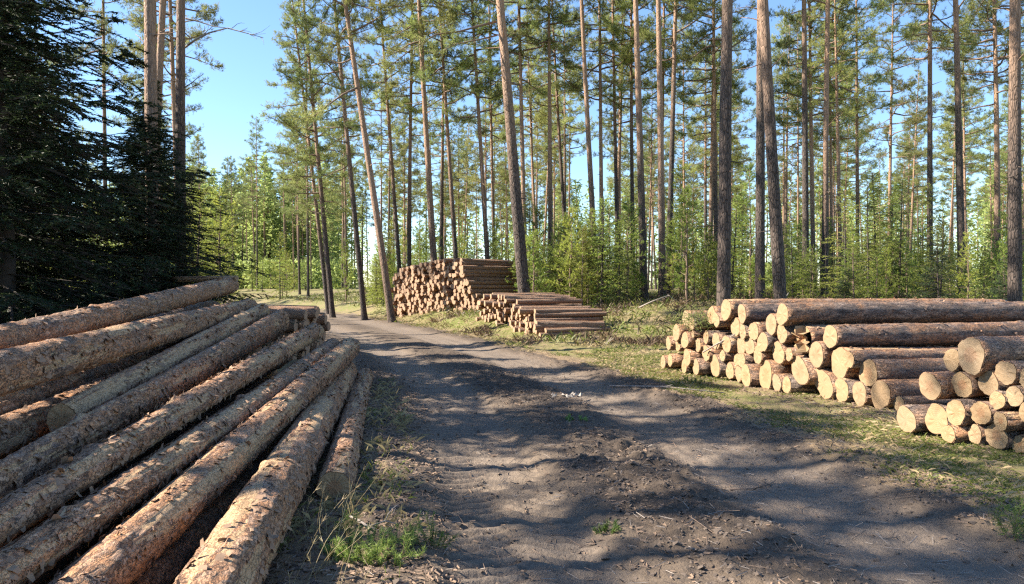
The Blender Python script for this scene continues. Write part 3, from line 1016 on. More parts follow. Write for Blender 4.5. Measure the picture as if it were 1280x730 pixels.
# ------------------------------------------------------------------ pines
def curve_pts(p0, d0, L, n, r, droop=0.0, wob=0.12, up=0.0):
    P = [np.asarray(p0, float)]
    d = np.asarray(d0, float)
    for k in range(n):
        d = d + r.normal(0, wob, 3) + np.array([0, 0, -droop + up * k / n])
        d = d / np.linalg.norm(d)
        P.append(P[-1] + d * L / n)
    return np.array(P)


H0 = 23.0
TRUNKS, CROWNS = [], []


def sway(seed):
    r = np.random.default_rng(seed)
    k = 0.035 if seed < 14 else 0.09
    a, b, c, d = r.normal(0, k), r.normal(0, k), r.uniform(0.3, 0.8), r.uniform(0, 6)

    def f(z):
        t = z / H0
        return np.stack([a * (np.sin(t * 6.3 * c + d) - math.sin(d)), b * (np.sin(t * 5.1 * c + d + 1) - math.sin(d + 1)), z], -1)
    return f


def pine_variant(seed, crown_from, spread=1.0, dens=1.0):
    r = np.random.default_rng(seed)
    f = sway(seed)
    z = np.concatenate([[-0.25, 0.0, 0.18, 0.45, 0.9], np.linspace(1.6, H0, 26)])
    P = f(z)
    R = 0.20 * (1 - 0.80 * np.clip(z / H0, 0, 1) ** 1.15)
    R = R + 0.085 * np.exp(-np.maximum(z, 0) / 0.28)
    V, T = tube(P, R, 14)
    ang = np.arctan2(V[:, 1], V[:, 0])
    nz = fbm(np.cos(ang) * 2.5, np.sin(ang) * 2.5, V[:, 2] * 0.9, seed=seed, octv=3)
    cen = f(np.clip(V[:, 2], -0.3, H0))
    V[:, :2] = cen[:, :2] + (V[:, :2] - cen[:, :2]) * (1 + 0.09 * nz)[:, None]
    mb = MB()
    mb.add(V, T)
    for k in range(14):                              # dead stubs below the crown
        zz = r.uniform(2.5, H0 * crown_from + 1)
        a = r.uniform(0, 6.28)
        c = f(np.array([zz]))[0]
        tv, tt = tube(curve_pts(c, (math.cos(a), math.sin(a), r.uniform(-0.2, 0.4)), r.uniform(0.25, 1.5) * (0.4 + zz / 14), 4, r, wob=0.16), np.linspace(0.022, 0.006, 5), 4)
        mb.add(tv, tt)
    trunk = mb.mesh('trunk', [M['trunk']])
    wood, need = MB(), MB()
    bpts, bdir = [], []
    nb = int(46 * dens * (1.15 - crown_from) / 0.6)
    for k in range(nb):
        t = crown_from + (0.985 - crown_from) * ((k + r.uniform(0, 1)) / nb) ** 0.85
        zz = t * H0
        tt_ = (t - crown_from) / (1 - crown_from)
        L = spread * (3.0 * (1 - tt_) ** 0.75 + 0.45) * r.uniform(0.55, 1.15) * (0.65 + 0.35 * min(1, tt_ * 4))
        a = k * 2.4 + r.uniform(-0.7, 0.7)
        el = -0.12 + 0.75 * tt_ + r.normal(0, 0.14)
        d = np.array([math.cos(a) * math.cos(el), math.sin(a) * math.cos(el), math.sin(el)])
        pts = curve_pts(f(np.array([zz]))[0], d, L, 7, r, droop=0.04, up=0.16, wob=0.13)
        wood.add(*tube(pts, np.linspace(0.012 + 0.016 * L, 0.007, 8), 4))
        ns = max(3, int(L * 7.2))
        for s in range(ns):
            q = r.uniform(0.30, 1.0) ** 0.8
            i = min(6, int(q * 7))
            pp = pts[i] + (pts[i + 1] - pts[i]) * (q * 7 - i)
            dd = unit(pts[i + 1] - pts[i])
            sd = unit(dd * 0.6 + r.normal(0, 0.62, 3) * np.array([1, 1, 0.5]) + np.array([0, 0, 0.18]))
            sl = r.uniform(0.28, 0.85) * (1.15 - 0.5 * q) * min(1, 0.45 + L / 3)
            sp = curve_pts(pp, sd, sl, 3, r, wob=0.22, up=0.3)
            wood.add(*tube(sp, np.linspace(0.010, 0.004, 4), 3, cap=False))
            m = r.integers(5, 9)
            w = r.uniform(0.25, 1, m) * 2.999
            ia = w.astype(int)
            bp = sp[ia] + (sp[ia + 1] - sp[ia]) * (w - ia)[:, None] + r.normal(0, 0.065, (m, 3))
            bpts.append(bp)
            bdir.append(unit(np.repeat(unit(sp[-1] - sp[0])[None], m, 0) + r.normal(0, 0.5, (m, 3)) + np.array([0, 0, 0.25])))
        bpts.append(pts[-1:])
        bdir.append(unit(pts[-1:] - pts[-2:-1]))
    bpts, bdir = np.concatenate(bpts), np.concatenate(bdir)
    K = 13
    base = np.repeat(bpts, K, 0)
    sh = np.repeat(bdir, K, 0)
    off = r.uniform(0, 0.14, len(base))
    dirs = unit(sh * 0.75 + r.normal(0, 0.62, (len(base), 3)))
    V, T = blades(base + sh * off[:, None], dirs, r.uniform(0.09, 0.18, len(base)), r.uniform(0.011, 0.020, len(base)), r)
    need.add(V, T)
    crown = need.mesh('crown', [M['pine']], flat=True)
    limbs = wood.mesh('branches', [M['twig']])
    return trunk, limbs, crown


TREES = [pine_variant(11, 0.52), pine_variant(12, 0.46), pine_variant(13, 0.58), pine_variant(14, 0.50, 0.9), pine_variant(15, 0.40, 1.0, 1.05),
         pine_variant(16, 0.25, 0.95, 1.1), pine_variant(17, 0.30, 0.85, 1.05)]


def pine(base, lean=(0, 0), dia=0.36, height=23.0, var=0, rz=0.0, name='pine_tree'):
    root = ob(name, None)
    root.empty_display_size = 0.2
    z = Vector((lean[0], lean[1], 1)).normalized()
    q = Vector((0, 0, 1)).rotation_difference(z).to_matrix() @ Matrix.Rotation(rz, 3, 'Z')
    root.matrix_world = Matrix.Translation(Vector(base)) @ q.to_4x4()
    s = height / H0
    w = dia / 0.40 * 0.86
    t, l, c = TREES[var]
    ob('trunk', t, root, scale=(w, w, s))
    ob('branches', l, root, scale=(s, s, s))
    ob('crown', c, root, scale=(s, s, s))
    return root


NAMED = [
    # (x1, y1) lower point, (x2, y2) upper point in the photograph, width there, trunk diameter, height, variant, label
    ((190, 330), (181, 0), 20, .42, 24, 2, 'thick grey pine trunk rising leftmost of the group behind the left pile'),
    ((194, 230), (206, 0), 13, .36, 24, 0, 'orange pine trunk between two grey ones behind the left pile'),
    ((227, 350), (233, 0), 16, .37, 23, 2, 'pine trunk nearest the sky gap behind the left pile, bare branch on top'),
    ((221, 200), (215, 0), 8.5, .33, 24, 1, 'slim pine trunk just left of the trunk by the sky gap'),
    ((133, 160), (133, 0), 7, .30, 24, 1, 'slim pine showing through the top of the dark spruce'),
    ((487, 380), (437, 30), 10.5, .37, 23, 3, 'leaning pine at the left foot of the tall central stack'),
    ((454, 380), (431, 110), 8, .31, 22, 6, 'pine leaning left by the road bend, second left of the central stack'),
    ((414, 376), (399, 208), 7.5, .31, 20, 5, 'pine at the road bend closest to the sky gap'),
    ((404, 330), (390, 200), 6.5, .30, 19, 5, 'low-branched pine overhanging the road at the sky gap'),
    ((542, 318), (525, 38), 10, .43, 24, 0, 'straight reddish pine rising behind the left half of the central stack'),
    ((498, 318), (484, 120), 6.5, .30, 23, 1, 'slim pine left behind the tall central stack'),
    ((512, 318), (513, 82), 6.5, .30, 23, 4, 'upright slim pine behind the left top of the central stack'),
    ((609, 315), (597, 93), 7, .31, 23, 4, 'slim pine behind the right top of the central stack'),
    ((569, 312), (556, 110), 7, .31, 23, 1, 'slim pine behind the middle of the central stack'),
    ((655, 366), (618, 0), 17.5, .56, 24, 2, 'large leaning pine standing between the two central stacks'),
    ((656, 312), (649, 0), 7.5, .32, 24, 1, 'reddish pine just behind the large leaning pine'),
    ((688, 285), (686, 55), 7.5, .32, 23, 0, 'pine over the bright saplings right of the large leaning pine'),
    ((706, 270), (699, 140), 6, .30, 22, 3, 'crooked thin pine behind the bright saplings'),
    ((742, 274), (730, 0), 8.5, .33, 24, 2, 'pale orange pine above the bright saplings'),
    ((752, 270), (750, 0), 7, .32, 24, 1, 'grey pine right beside the pale orange pine'),
    ((771, 268), (766, 44), 6.5, .30, 23, 0, 'thin pine two trunks left of the dark twin pines'),
    ((791, 255), (789, 93), 6.5, .30, 23, 4, 'thin pine just left of the dark twin pines'),
    ((805, 376), (797, 0), 11, .38, 24, 2, 'left one of the two dark pines standing at the clearing edge'),
    ((828, 376), (821, 0), 10.5, .37, 24, 2, 'right one of the two dark pines standing at the clearing edge'),
    ((905, 370), (908, 0), 19.5, .42, 24, 2, 'thick dark pine directly behind the left end of the right pile'),
    ((895, 290), (892, 0), 7, .31, 24, 1, 'slim sunlit pine hugging the left side of the thick dark pine'),
    ((950, 370), (949, 0), 14, .39, 24, 0, 'dark pine just left of the leaning thick pine behind the right pile'),
    ((976, 370), (958, 0), 18, .42, 24, 2, 'thick brown pine leaning left behind the right pile'),
    ((1007, 300), (1005, 0), 9.5, .34, 24, 0, 'tan pine right of the thick leaning pine'),
    ((1031, 355), (1035, 0), 9.5, .34, 24, 2, 'grey straight pine second right of the thick leaning pine'),
    ((1016, 280), (1013, 90), 7, .31, 23, 4, 'thin pine between the tan and the grey pine'),
    ((1072, 300), (1071, 130), 6, .30, 23, 1, 'thin pine right of the grey straight pine'),
    ((1112, 258), (1112, 126), 5.5, .30, 22, 4, 'thin pine in the middle of the right-hand wood'),
    ((1162, 318), (1160, 0), 8.5, .33, 24, 1, 'bright sunlit pine over the small dark spruce'),
    ((1202, 348), (1187, 0), 10.5, .36, 24, 2, 'dark pine leaning left near the right edge'),
    ((1200, 247), (1194, 0), 7, .31, 24, 0, 'orange pine half hidden by the dark leaning pine'),
    ((1246, 326), (1243, 0), 8.5, .34, 24, 4, 'tan pine second from the right edge'),
    ((1269, 376), (1271, 0), 18.5, .42, 24, 2, 'thick furrowed pine at the right edge of the view'),
    ((1261, 300), (1260, 0), 7, .31, 24, 1, 'slim pale pine behind the thick pine at the right edge'),
]
taken = []
NT = {}
for i, (a, b, w, dia, hgt, var, lab) in enumerate(NAMED):
    d = dia * F / w * 0.97
    pa, pb = px(a[0], a[1], d), px(b[0], b[1], d)
    lean = (pb[0] - pa[0]) / (pb[2] - pa[2])
    g0 = zg(pa[0], d)
    bx = pa[0] - lean * (pa[2] - g0)
    rr_ = random.Random(i * 13 + 5)
    t = pine((bx, d, g0 - 0.05), (lean, rr_.uniform(-0.012, 0.012)), dia, hgt * rr_.uniform(0.96, 1.04), var, rr_.uniform(0, 6.28))
    tag(t, lab, 'tree', 'pines of the forest')
    taken.append((bx, d))
    NT[i] = t

# dead branch of the pine by the sky gap, and the dark bough on the leaning pine
t = NT[2]
d2 = NT[2].location.y
mb = MB()
rb_ = np.random.default_rng(5)
main = np.array([px(x, y, d2 + dz) for x, y, dz in ((232, 60, 0), (246, 50, -.2), (262, 42, -.3), (285, 36, -.4), (308, 42, -.45), (330, 48, -.5))])
mb.add(*tube(main, np.linspace(0.035, 0.008, 6), 5))
main2 = np.array([px(x, y, d2 + dz) for x, y, dz in ((233, 24, 0), (250, 28, .2), (268, 34, .3), (285, 36, -.3))])
mb.add(*tube(main2, np.linspace(0.025, 0.008, 4), 5))
for k in range(16):
    q = rb_.uniform(0.2, 1) * 4.99
    i = int(q)
    pp = main[i] + (main[i + 1] - main[i]) * (q - i)
    dd = unit(unit(main[i + 1] - main[i]) + rb_.normal(0, 0.5, 3))
    mb.add(*tube(curve_pts(pp, dd, rb_.uniform(0.2, 0.6), 4, rb_, wob=0.2), np.linspace(0.010, 0.003, 5), 4))
me = mb.mesh('dead_branch', [M['dead']])
o = ob('dead_branch', me, t)
bpy.context.view_layer.update()
o.matrix_parent_inverse = t.matrix_world.inverted()


def bough(tree, path, rad, seed, tuft=26):
    r = np.random.default_rng(seed)
    w, nd = MB(), MB()
    path = np.array(path)
    w.add(*tube(path, np.linspace(rad, 0.012, len(path)), 5))
    n = len(path) - 1
    for k in range(tuft):
        q = r.uniform(0.35, 1.0) * (n - 0.001)
        i = int(q)
        pp = path[i] + (path[i + 1] - path[i]) * (q - i)
        dd = unit(unit(path[i + 1] - path[i]) * 0.6 + r.normal(0, 0.6, 3))
        sp = curve_pts(pp, dd, r.uniform(0.3, 0.8), 3, r, wob=0.2, up=0.2)
        w.add(*tube(sp, np.linspace(0.010, 0.004, 4), 3, cap=False))
        m = 60
        u = r.uniform(0.15, 1, m) * 2.999
        ia = u.astype(int)
        bp = sp[ia] + (sp[ia + 1] - sp[ia]) * (u - ia)[:, None] + r.normal(0, 0.05, (m, 3))
        nd.add(*blades(bp, unit(unit(sp[-1] - sp[0]) + r.normal(0, 0.8, (m, 3))), r.uniform(0.07, 0.13, m), 0.018, r))
    a = ob('bough', w.mesh('bough', [M['twig']]), tree)
    a.matrix_parent_inverse = tree.matrix_world.inverted()
    b = ob('needles', nd.mesh('needles', [M['pine']], flat=True), a)
    b.matrix_parent_inverse = Matrix.Identity(4)


dm = NT[14].location.y
bough(NT[14], [px(620, 28, dm), px(600, 33, dm - .3), px(575, 40, dm - .6), px(545, 44, dm - 1), px(515, 62, dm - 1.3), px(492, 80, dm - 1.6), px(480, 90, dm - 1.8)], 0.05, 3, 34)
bough(NT[14], [px(621, 45, dm), px(600, 50, dm - .2), px(570, 56, dm - .4), px(548, 66, dm - .5)], 0.035, 4, 12)
d5 = NT[5].location.y
bough(NT[5], [px(447, 110, d5), px(430, 118, d5 - .4), px(410, 132, d5 - .9), px(392, 146, d5 - 1.3), px(372, 150, d5 - 1.6)], 0.05, 6, 30)

# ---- the rest of the wood
rf = random.Random(21)
zone_name = ['in the wood left of the road', 'far off where the road disappears', 'in the wood behind the central stacks',
             'in the wood behind the bright saplings', 'in the wood behind the right pile']
PEND = []                                           # (object, photo column, distance, words before, words after, category, group)


def zone(x, y):
    p = CX + F * x / max(y, 1)
    return 0 if p < 250 else 1 if p < 400 else 2 if p < 640 else 3 if p < 880 else 4


def ok(x, y, mind):
    s = x - float(road_x(y))
    if abs(s) < (5.6 if y < 118 else 0):
        return False
    for (a, b) in taken:
        if (a - x) ** 2 + (b - y) ** 2 < mind * mind:
            return False
    return True


count = 0
tries = 0
while count < 175 and tries < 20000:
    tries += 1
    d = 27 + (140 - 27) * rf.random() ** 0.62
    p = rf.uniform(-39, 1319)
    x = (p - CX) / F * d
    if not ok(x, d, 1.9 if d < 60 else 2.4):
        continue
    s = x - float(road_x(d))
    if s < 0 and d < 85 and rf.random() < 0.62:
        continue
    if s > 0 and d < 34 and p < 700:
        continue
    if s < 0 and d < 34 and x > -11:
        continue
    if d < 33 and 640 < p < 900:
        continue
    taken.append((x, d))
    edge = abs(s) < 10
    var = rf.choice([5, 6, 4]) if edge and rf.random() < 0.75 else rf.choice([0, 1, 2, 3, 4, 4])
    t = pine((x, d, zg(x, d) - 0.05), (rf.gauss(0, 0.022) - (0.02 if s > 0 and edge else 0), rf.gauss(0, 0.02)), rf.uniform(0.22, 0.36), rf.uniform(18.5, 24), var, rf.uniform(0, 6.28))
    z_ = zone(x, d)
    if -40 < p < 1320:
        band = 'nearer' if d < 55 else 'farther' if d < 90 else 'farthest'
        PEND.append((t, p, band + ' slender pine', zone_name[z_], 'tree', 'background pines ' + zone_name[z_]))
    else:
        tag(t, 'pine standing outside the view beyond its side edge', 'tree', 'pines outside the view')
    count += 1
# unseen pines added beyond the left edge to cast shade on the road
for (x, y, h, v) in [(-12, 4.9, 18, 3), (-12.6, 7.3, 18.5, 0), (-13.2, 10.2, 17, 3), (-10.6, 5.6, 15.5, 3)]:
    t = pine((x, y, zg(x, y) - 0.05), (rf.gauss(0, 0.02), rf.gauss(0, 0.02)), rf.uniform(0.3, 0.4), h, v, rf.uniform(0, 6.28))
    PEND.append((t, CX + F * x / y, 'unseen shade-casting pine', 'added outside the left edge', 'tree', 'unseen pines shading the road'))

# ------------------------------------------------------------------ far wood behind everything
mb = MB()
rw = np.random.default_rng(77)
for k in range(370):
    d = rw.uniform(125, 210)
    x = (rw.uniform(-150, 1430) - CX) / F * d
    if k < 120:
        x = (rw.uniform(230, 430) - CX) / F * d
    hh = rw.uniform(17, 23)
    c = np.array([x, d, zg(x, d)])
    mb.add(*tube(np.array([c + [0, 0, -0.2], c + [rw.normal(0, .2), 0, hh * 0.6], c + [rw.normal(0, .3), 0, hh]]), [0.17, 0.12, 0.03], 5), 0)
    n = 330
    t = rw.uniform(0, 1, n)
    a = rw.uniform(0, 6.28, n)
    rr_ = (2.1 * (1 - t) ** 0.7 + 0.3) * np.sqrt(rw.uniform(0.05, 1, n))
    z = hh * (0.26 + 0.74 * t)
    bp = c + np.stack([np.cos(a) * rr_, np.sin(a) * rr_, z], -1)
    mb.add(*blades(bp, unit(rw.normal(0, 1, (n, 3)) * [1, 1, 0.4] + [0, 0, 0.3]), rw.uniform(0.5, 1.0, n), rw.uniform(0.25, 0.5, n), rw), 1)
    if True:
        n = 210
        c2 = c + np.array([rw.normal(0, 3), rw.normal(0, 3) - 6, 0])
        bp = c2 + np.stack([rw.normal(0, .8, n), rw.normal(0, .8, n), rw.uniform(0, 4.5, n)], -1)
        mb.add(*blades(bp, unit(rw.normal(0, 1, (n, 3)) + [0, 0, 0.5]), rw.uniform(0.4, 0.9, n), rw.uniform(0.25, 0.5, n), rw), 2)
o = ob('distant_forest', mb.mesh('distant_forest', [M['trunk'], M['pine'], M['pine']], flat=True))
tag(o, 'distant wall of pine forest closing the view', 'forest', kind='stuff')

# ------------------------------------------------------------------ spruces on the left
def spruce_mesh(seed, H, Lmax, blade=0.042, bw=0.009, tw=1.0, mat_='spruce', whorl=0.34, z0=0.5, per=6, hang=0.75, nb=30, expo=0.8):
    r = np.random.default_rng(seed)
    mb, nd, wd = MB(), MB(), MB()
    zt = np.linspace(-0.2, H, 18)
    mb.add(*tube(np.stack([0.06 * np.sin(zt * 0.5), 0.05 * np.cos(zt * 0.4), zt], -1), 0.0085 * H * (1 - np.clip(zt, 0, H) / H) ** 0.9 + 0.010, 9))
    z = z0
    B, D = [], []
    while z < H - 0.1:
        t = z / H
        for k in range(per):
            a = r.uniform(0, 6.28)
            L = Lmax * (1 - t) ** expo * r.uniform(0.62, 1.15) * (0.7 + 0.3 * min(1, z / 2.0)) + 0.08
            el = 0.10 - 0.35 * (1 - t) + r.normal(0, 0.10) + 0.6 * t ** 3
            d = np.array([math.cos(a) * math.cos(el), math.sin(a) * math.cos(el), math.sin(el)])
            pts = curve_pts(np.array([0, 0, z + r.uniform(-.12, .12)]), d, L, 6, r, droop=0.06 * (1 - t), up=0.17, wob=0.06)
            wd.add(*tube(pts, np.linspace(0.006 + 0.008 * L, 0.004, 7), 4, cap=False))
            nt = max(2, int(L * 7 * tw))
            for s in range(nt):
                q = r.uniform(0.05, 1.0) * 5.999
                i = int(q)
                pp = pts[i] + (pts[i + 1] - pts[i]) * (q - i)
                dd = unit(pts[i + 1] - pts[i])
                side = np.cross(dd, [0, 0, 1.0]) * (1 if r.uniform() < 0.5 else -1)
                sl = L * r.uniform(0.10, 0.26) * (1.3 - q / 6) + 0.12
                sd = unit(dd * 0.55 + side * r.uniform(0.3, 0.9) + np.array([0, 0, -hang * r.uniform(0.3, 1.0)]))
                e = pp + sd * sl
                e2 = e + unit(sd + np.array([0, 0, -0.5 * hang])) * sl * 0.5
                m = int(nb * (0.5 + sl))
                u = r.uniform(0, 1.5, m)
                bp = np.where((u < 1)[:, None], pp + (e - pp) * np.minimum(u, 1)[:, None], e + (e2 - e) * (np.clip(u - 1, 0, .5) * 2)[:, None])
                ax = np.repeat(unit(e2 - pp)[None], m, 0)
                B.append(bp)
                D.append(unit(ax * 0.7 + r.normal(0, 0.55, (m, 3))))
                wd.add(np.array([pp, pp + [0, 0, .008], e, e2]), [[0, 1, 2], [1, 3, 2]])
            m = int(14 * L) + 4
            u = r.uniform(0.2, 1, m) * 5.999
            ii_ = u.astype(int)
            B.append(pts[ii_] + (pts[ii_ + 1] - pts[ii_]) * (u - ii_)[:, None])
            D.append(unit(pts[ii_ + 1] - pts[ii_] + r.normal(0, 0.02, (m, 3)) + r.normal(0, 0.6, (m, 3)) * 0.1))
        z += whorl * r.uniform(0.7, 1.3) * (0.6 + 0.4 * (1 - t))
    B, D = np.concatenate(B), np.concatenate(D)
    nd.add(*blades(B, D, r.uniform(blade * 0.7, blade * 1.4, len(B)), r.uniform(bw * 0.8, bw * 1.3, len(B)), r))
    return mb.mesh('trunk', [M['dark_twig']]), wd.mesh('branches', [M['dark_twig']], flat=True), nd.mesh('crown', [M[mat_]], flat=True)


def plant_tree(meshes, base, rz, s, name, label, group, cat='tree'):
    root = ob(name, None)
    root.location = base
    root.rotation_euler = (random.gauss(0, 0.015), random.gauss(0, 0.015), rz)
    root.scale = (s,) * 3
    ob('trunk', meshes[0], root)
    ob('branches', meshes[1], root)
    ob('crown', meshes[2], root)
    tag(root, label, cat, group)
    return root


SPR = [spruce_mesh(31, 15.5, 3.2, blade=0.075, bw=0.022, nb=66, tw=1.1), spruce_mesh(32, 12.0, 2.7, blade=0.078, bw=0.025, nb=70, tw=1.2)]
for (x, y, s, sz, rz, k, lab) in [(-8.4, 12.6, 1.22, .60, 0.6, 0, 'dark spruce with drooping boughs nearest the left pile'),
                                  (-10.4, 15.0, 1.1, .62, 2.0, 0, 'tall dark spruce filling the upper left corner'),
                                  (-12.2, 17.4, 1.05, .80, 4.2, 1, 'smaller dark spruce between the tall one and the grey pine'),
                                  (-14.6, 21.0, 1.0, 1., 3.1, 1, 'dark spruce deeper in the wood behind the left pile'),
                                  (-7.3, 15.4, .95, .33, 3.3, 0, 'low dark spruce with long boughs in front of the grey pine trunks'),
                                  (-9.4, 9.0, 1.0, .66, 1.9, 0, 'unseen dark spruce added outside the left edge to shade the road'),  # out of view, added for its shadow on the road
                                  (-9.6, 20.5, 0.62, .62, 1.1, 1, 'young dark spruce standing below the grey pine trunks')]:
    t = plant_tree(SPR[k], (x, y, zg(x, y) - 0.03), rz, s, 'spruce_tree', lab, 'dark spruces on the left')
    t.scale.z = sz

# ------------------------------------------------------------------ saplings
def young_pine(seed, H, mat_='young'):
    r = np.random.default_rng(seed)
    tr, wd, nd = MB(), MB(), MB()
    zt = np.linspace(-0.1, H, 10)
    ox = np.cumsum(r.normal(0, 0.02, 10))
    P = np.stack([ox, np.cumsum(r.normal(0, 0.02, 10)), zt], -1)
    tr.add(*tube(P, np.linspace(0.012 * H + 0.008, 0.006, 10), 6))
    B, D = [], []
    z = 0.12 * H
    while z < H:
        t = z / H
        for k in range(r.integers(4, 7)):
            a = r.uniform(0, 6.28)
            L = (0.30 * H * (1 - t) ** 0.8 + 0.18) * r.uniform(0.55, 1.15) * min(1, 0.35 + t * 2.6)
            el = r.uniform(0.05, 0.5) + 0.4 * t
            d = np.array([math.cos(a) * math.cos(el), math.sin(a) * math.cos(el), math.sin(el)])
            c = np.array([np.interp(z, zt, P[:, 0]), np.interp(z, zt, P[:, 1]), z])
            pts = curve_pts(c, d, L, 4, r, up=0.25, droop=0.03, wob=0.1)
            wd.add(*tube(pts, np.linspace(0.010, 0.004, 5), 3, cap=False))
            for s in range(3 + int(L * 6.5)):
                q = r.uniform(0.25, 1.0) * 3.999
                i = int(q)
                pp = pts[i] + (pts[i + 1] - pts[i]) * (q - i)
                sd = unit(unit(pts[i + 1] - pts[i]) * 0.7 + r.normal(0, 0.5, 3) + [0, 0, 0.2])
                sl = r.uniform(0.08, 0.26)
                m = 19
                u = r.uniform(0, 1, m)
                B.append(pp + sd * (u * sl)[:, None])
                D.append(unit(sd + r.normal(0, 0.65, (m, 3))))
        z += r.uniform(0.17, 0.30) * (0.6 + 0.12 * H)
    B, D = np.concatenate(B), np.concatenate(D)
    nd.add(*blades(B, D, r.uniform(0.05, 0.10, len(B)), r.uniform(0.012, 0.021, len(B)), r))
    return tr.mesh('trunk', [M['twig']]), wd.mesh('branches', [M['twig']]), nd.mesh('crown', [M[mat_]], flat=True)


YP = [young_pine(51, 4.4), young_pine(52, 3.4), young_pine(53, 5.2), young_pine(54, 2.4), young_pine(55, 3.9)]
YS = [spruce_mesh(61, 2.4, 0.95, blade=0.05, bw=0.014, mat_='young_dark', whorl=0.16, z0=0.1, per=6, hang=0.2, nb=26, tw=1.5),
      spruce_mesh(62, 4.6, 1.2, blade=0.06, bw=0.016, mat_='young', whorl=0.27, z0=0.25, per=5, hang=0.25, nb=24, tw=1.1),
      spruce_mesh(63, 3.4, 1.0, blade=0.06, bw=0.016, mat_='young', whorl=0.24, z0=0.2, per=5, hang=0.2, nb=24, tw=1.1)]
# (photo x range, distance range, count, scale range, spruce share, where)
ZN = [((652, 705), (30, 34), 12, (.45, 1.08), .25, 'in the left part of the bright thicket'),
      ((700, 800), (30, 40), 32, (.45, 1.08), .25, 'in the thicket left of the dark twin pines'),
      ((690, 800), (40, 52), 14, (.45, 1.08), .3, 'at the back of the bright thicket'),
      ((832, 900), (27, 40), 16, (.45, 1.08), .3, 'left of the thick dark pine'),
      ((915, 1000), (25, 38), 15, (.45, 1.05), .7, 'around the thick leaning pine'),
      ((1000, 1150), (26, 46), 36, (.45, 1.08), .5, 'behind the long right log'),
      ((1150, 1285), (25, 46), 28, (.45, 1.08), .45, 'in the wood at the right edge'),
      ((425, 500), (38, 52), 15, (.6, 1.15), .5, 'left of the tall central stack'),
      ((500, 660), (42, 58), 18, (.7, 1.2), .5, 'behind the tall central stack'),
      ((270, 400), (45, 110), 13, (.8, 1.3), .5, 'far off along the road'),
      ((150, 285), (19, 34), 18, (.7, 1.2), .6, 'behind the left pile'),
      ((-20, 150), (22, 44), 18, (.9, 1.08), .6, 'behind the dark spruces')]
rs = random.Random(9)
for (x0, x1), (d0, d1), n, (s0, s1), sp, where in ZN:
    k = 0
    tr_ = 0
    while k < n and tr_ < 400:
        tr_ += 1
        d = rs.uniform(d0, d1)
        p = rs.uniform(x0, x1)
        x = (p - CX) / F * d
        if abs(x - float(road_x(d))) < 4.3:
            continue
        k += 1
        m = rs.choice(YS[1:]) if rs.random() < sp else rs.choice(YP)
        t = plant_tree(m, (x, d, zg(x, d) - 0.02), rs.uniform(0, 6.28), rs.uniform(s0, s1), 'young_conifer', 'bright green sapling ' + where, 'saplings ' + where, 'sapling')
        PEND.append((t, p, 'bright green sapling', where, 'sapling', 'saplings ' + where))
for (p, d, s, lab) in [(1172, 24, 0.95, 'small dark bushy spruce behind the long log on the right pile'), (1262, 23, 0.85, 'small dark spruce at the foot of the thick right-edge pine'),
                       (1060, 26, 0.6, 'low dark spruce right of the grey straight pine'), (1085, 30, 0.9, 'dark young spruce under the right-hand pines')]:
    x = (p - CX) / F * d
    plant_tree(YS[0], (x, d, zg(x, d) - 0.02), rs.uniform(0, 6.28), s, 'young_spruce', lab, 'small dark spruces on the right', 'sapling')

# names for the many trees: their order from left to right within each part of the wood
byk = {}
for e in sorted(PEND, key=lambda e: e[1]):
    k = (e[2], e[3])
    byk[k] = byk.get(k, 0) + 1
    tag(e[0], '%s, %s from left, %s' % (e[2], ordinal(byk[k]), e[3]), e[4], e[5])

# ------------------------------------------------------------------ ground cover (stuff)
def scatter_blades(name, label, n, xr, yr, keep, length, width, tilt, mat_, seed, clump=1, spread=0.04, cat='grass'):
    r = np.random.default_rng(seed)
    x, y = r.uniform(*xr, n), yr[0] + (yr[1] - yr[0]) * r.uniform(0, 1, n) ** 1.25
    k = keep(x, y, r)
    x, y = x[k], y[k]
    x = np.repeat(x, clump) + r.normal(0, spread, len(x) * clump)
    y = np.repeat(y, clump) + r.normal(0, spread, len(y) * clump)
    z = zs(x, y)
    m = len(x)
    a = r.uniform(0, 6.28, m)
    el = np.clip(r.normal(tilt[0], tilt[1], m), 0.05, 1.5)
    d = np.stack([np.cos(a) * np.cos(el), np.sin(a) * np.cos(el), np.sin(el)], -1)
    ln = r.uniform(length[0], length[1], m)
    side = np.stack([-np.sin(a), np.cos(a), 0 * a], -1) * (r.uniform(width[0], width[1], m) * 0.5)[:, None]
    b = np.stack([x, y, z - 0.004], -1)
    midp = b + d * (ln * 0.55)[:, None] + side * 0.7
    midm = b + d * (ln * 0.55)[:, None] - side * 0.7
    d2 = unit(d + np.array([0, 0, -0.55]))
    tip = b + d * (ln * 0.55)[:, None] + d2 * (ln * 0.45)[:, None]
    tip[:, 2] = np.maximum(tip[:, 2], z + 0.004)
    V = np.stack([b - side, b + side, midp, tip], 1).reshape(-1, 3)
    i = np.arange(m)[:, None] * 4
    T = np.concatenate([i + [0, 1, 2], i + [0, 2, 3]])
    o = ob(name, mk_mesh(name, V, T, M[mat_], flat=True))
    tag(o, label, cat, kind='stuff')
    return o


def verge(thr, seed, lo=2.35):
    def f(x, y, r):
        s = x - road_x(y)
        return (s > lo + 0.3 * fbm(x * 0.9, y * 0.9, seed=11, octv=2)) & (fbm(x * 0.8, y * 0.8, seed=seed, octv=3) > thr) & (x < 0.75 * y + 1.0)
    return f


def verge_left(thr, seed):
    def f(x, y, r):
        s = x - road_x(y)
        return (s < -1.75) & (x > -0.14 * y - 0.95) & (fbm(x * 1.2, y * 1.2, seed=seed, octv=3) > thr)
    return f


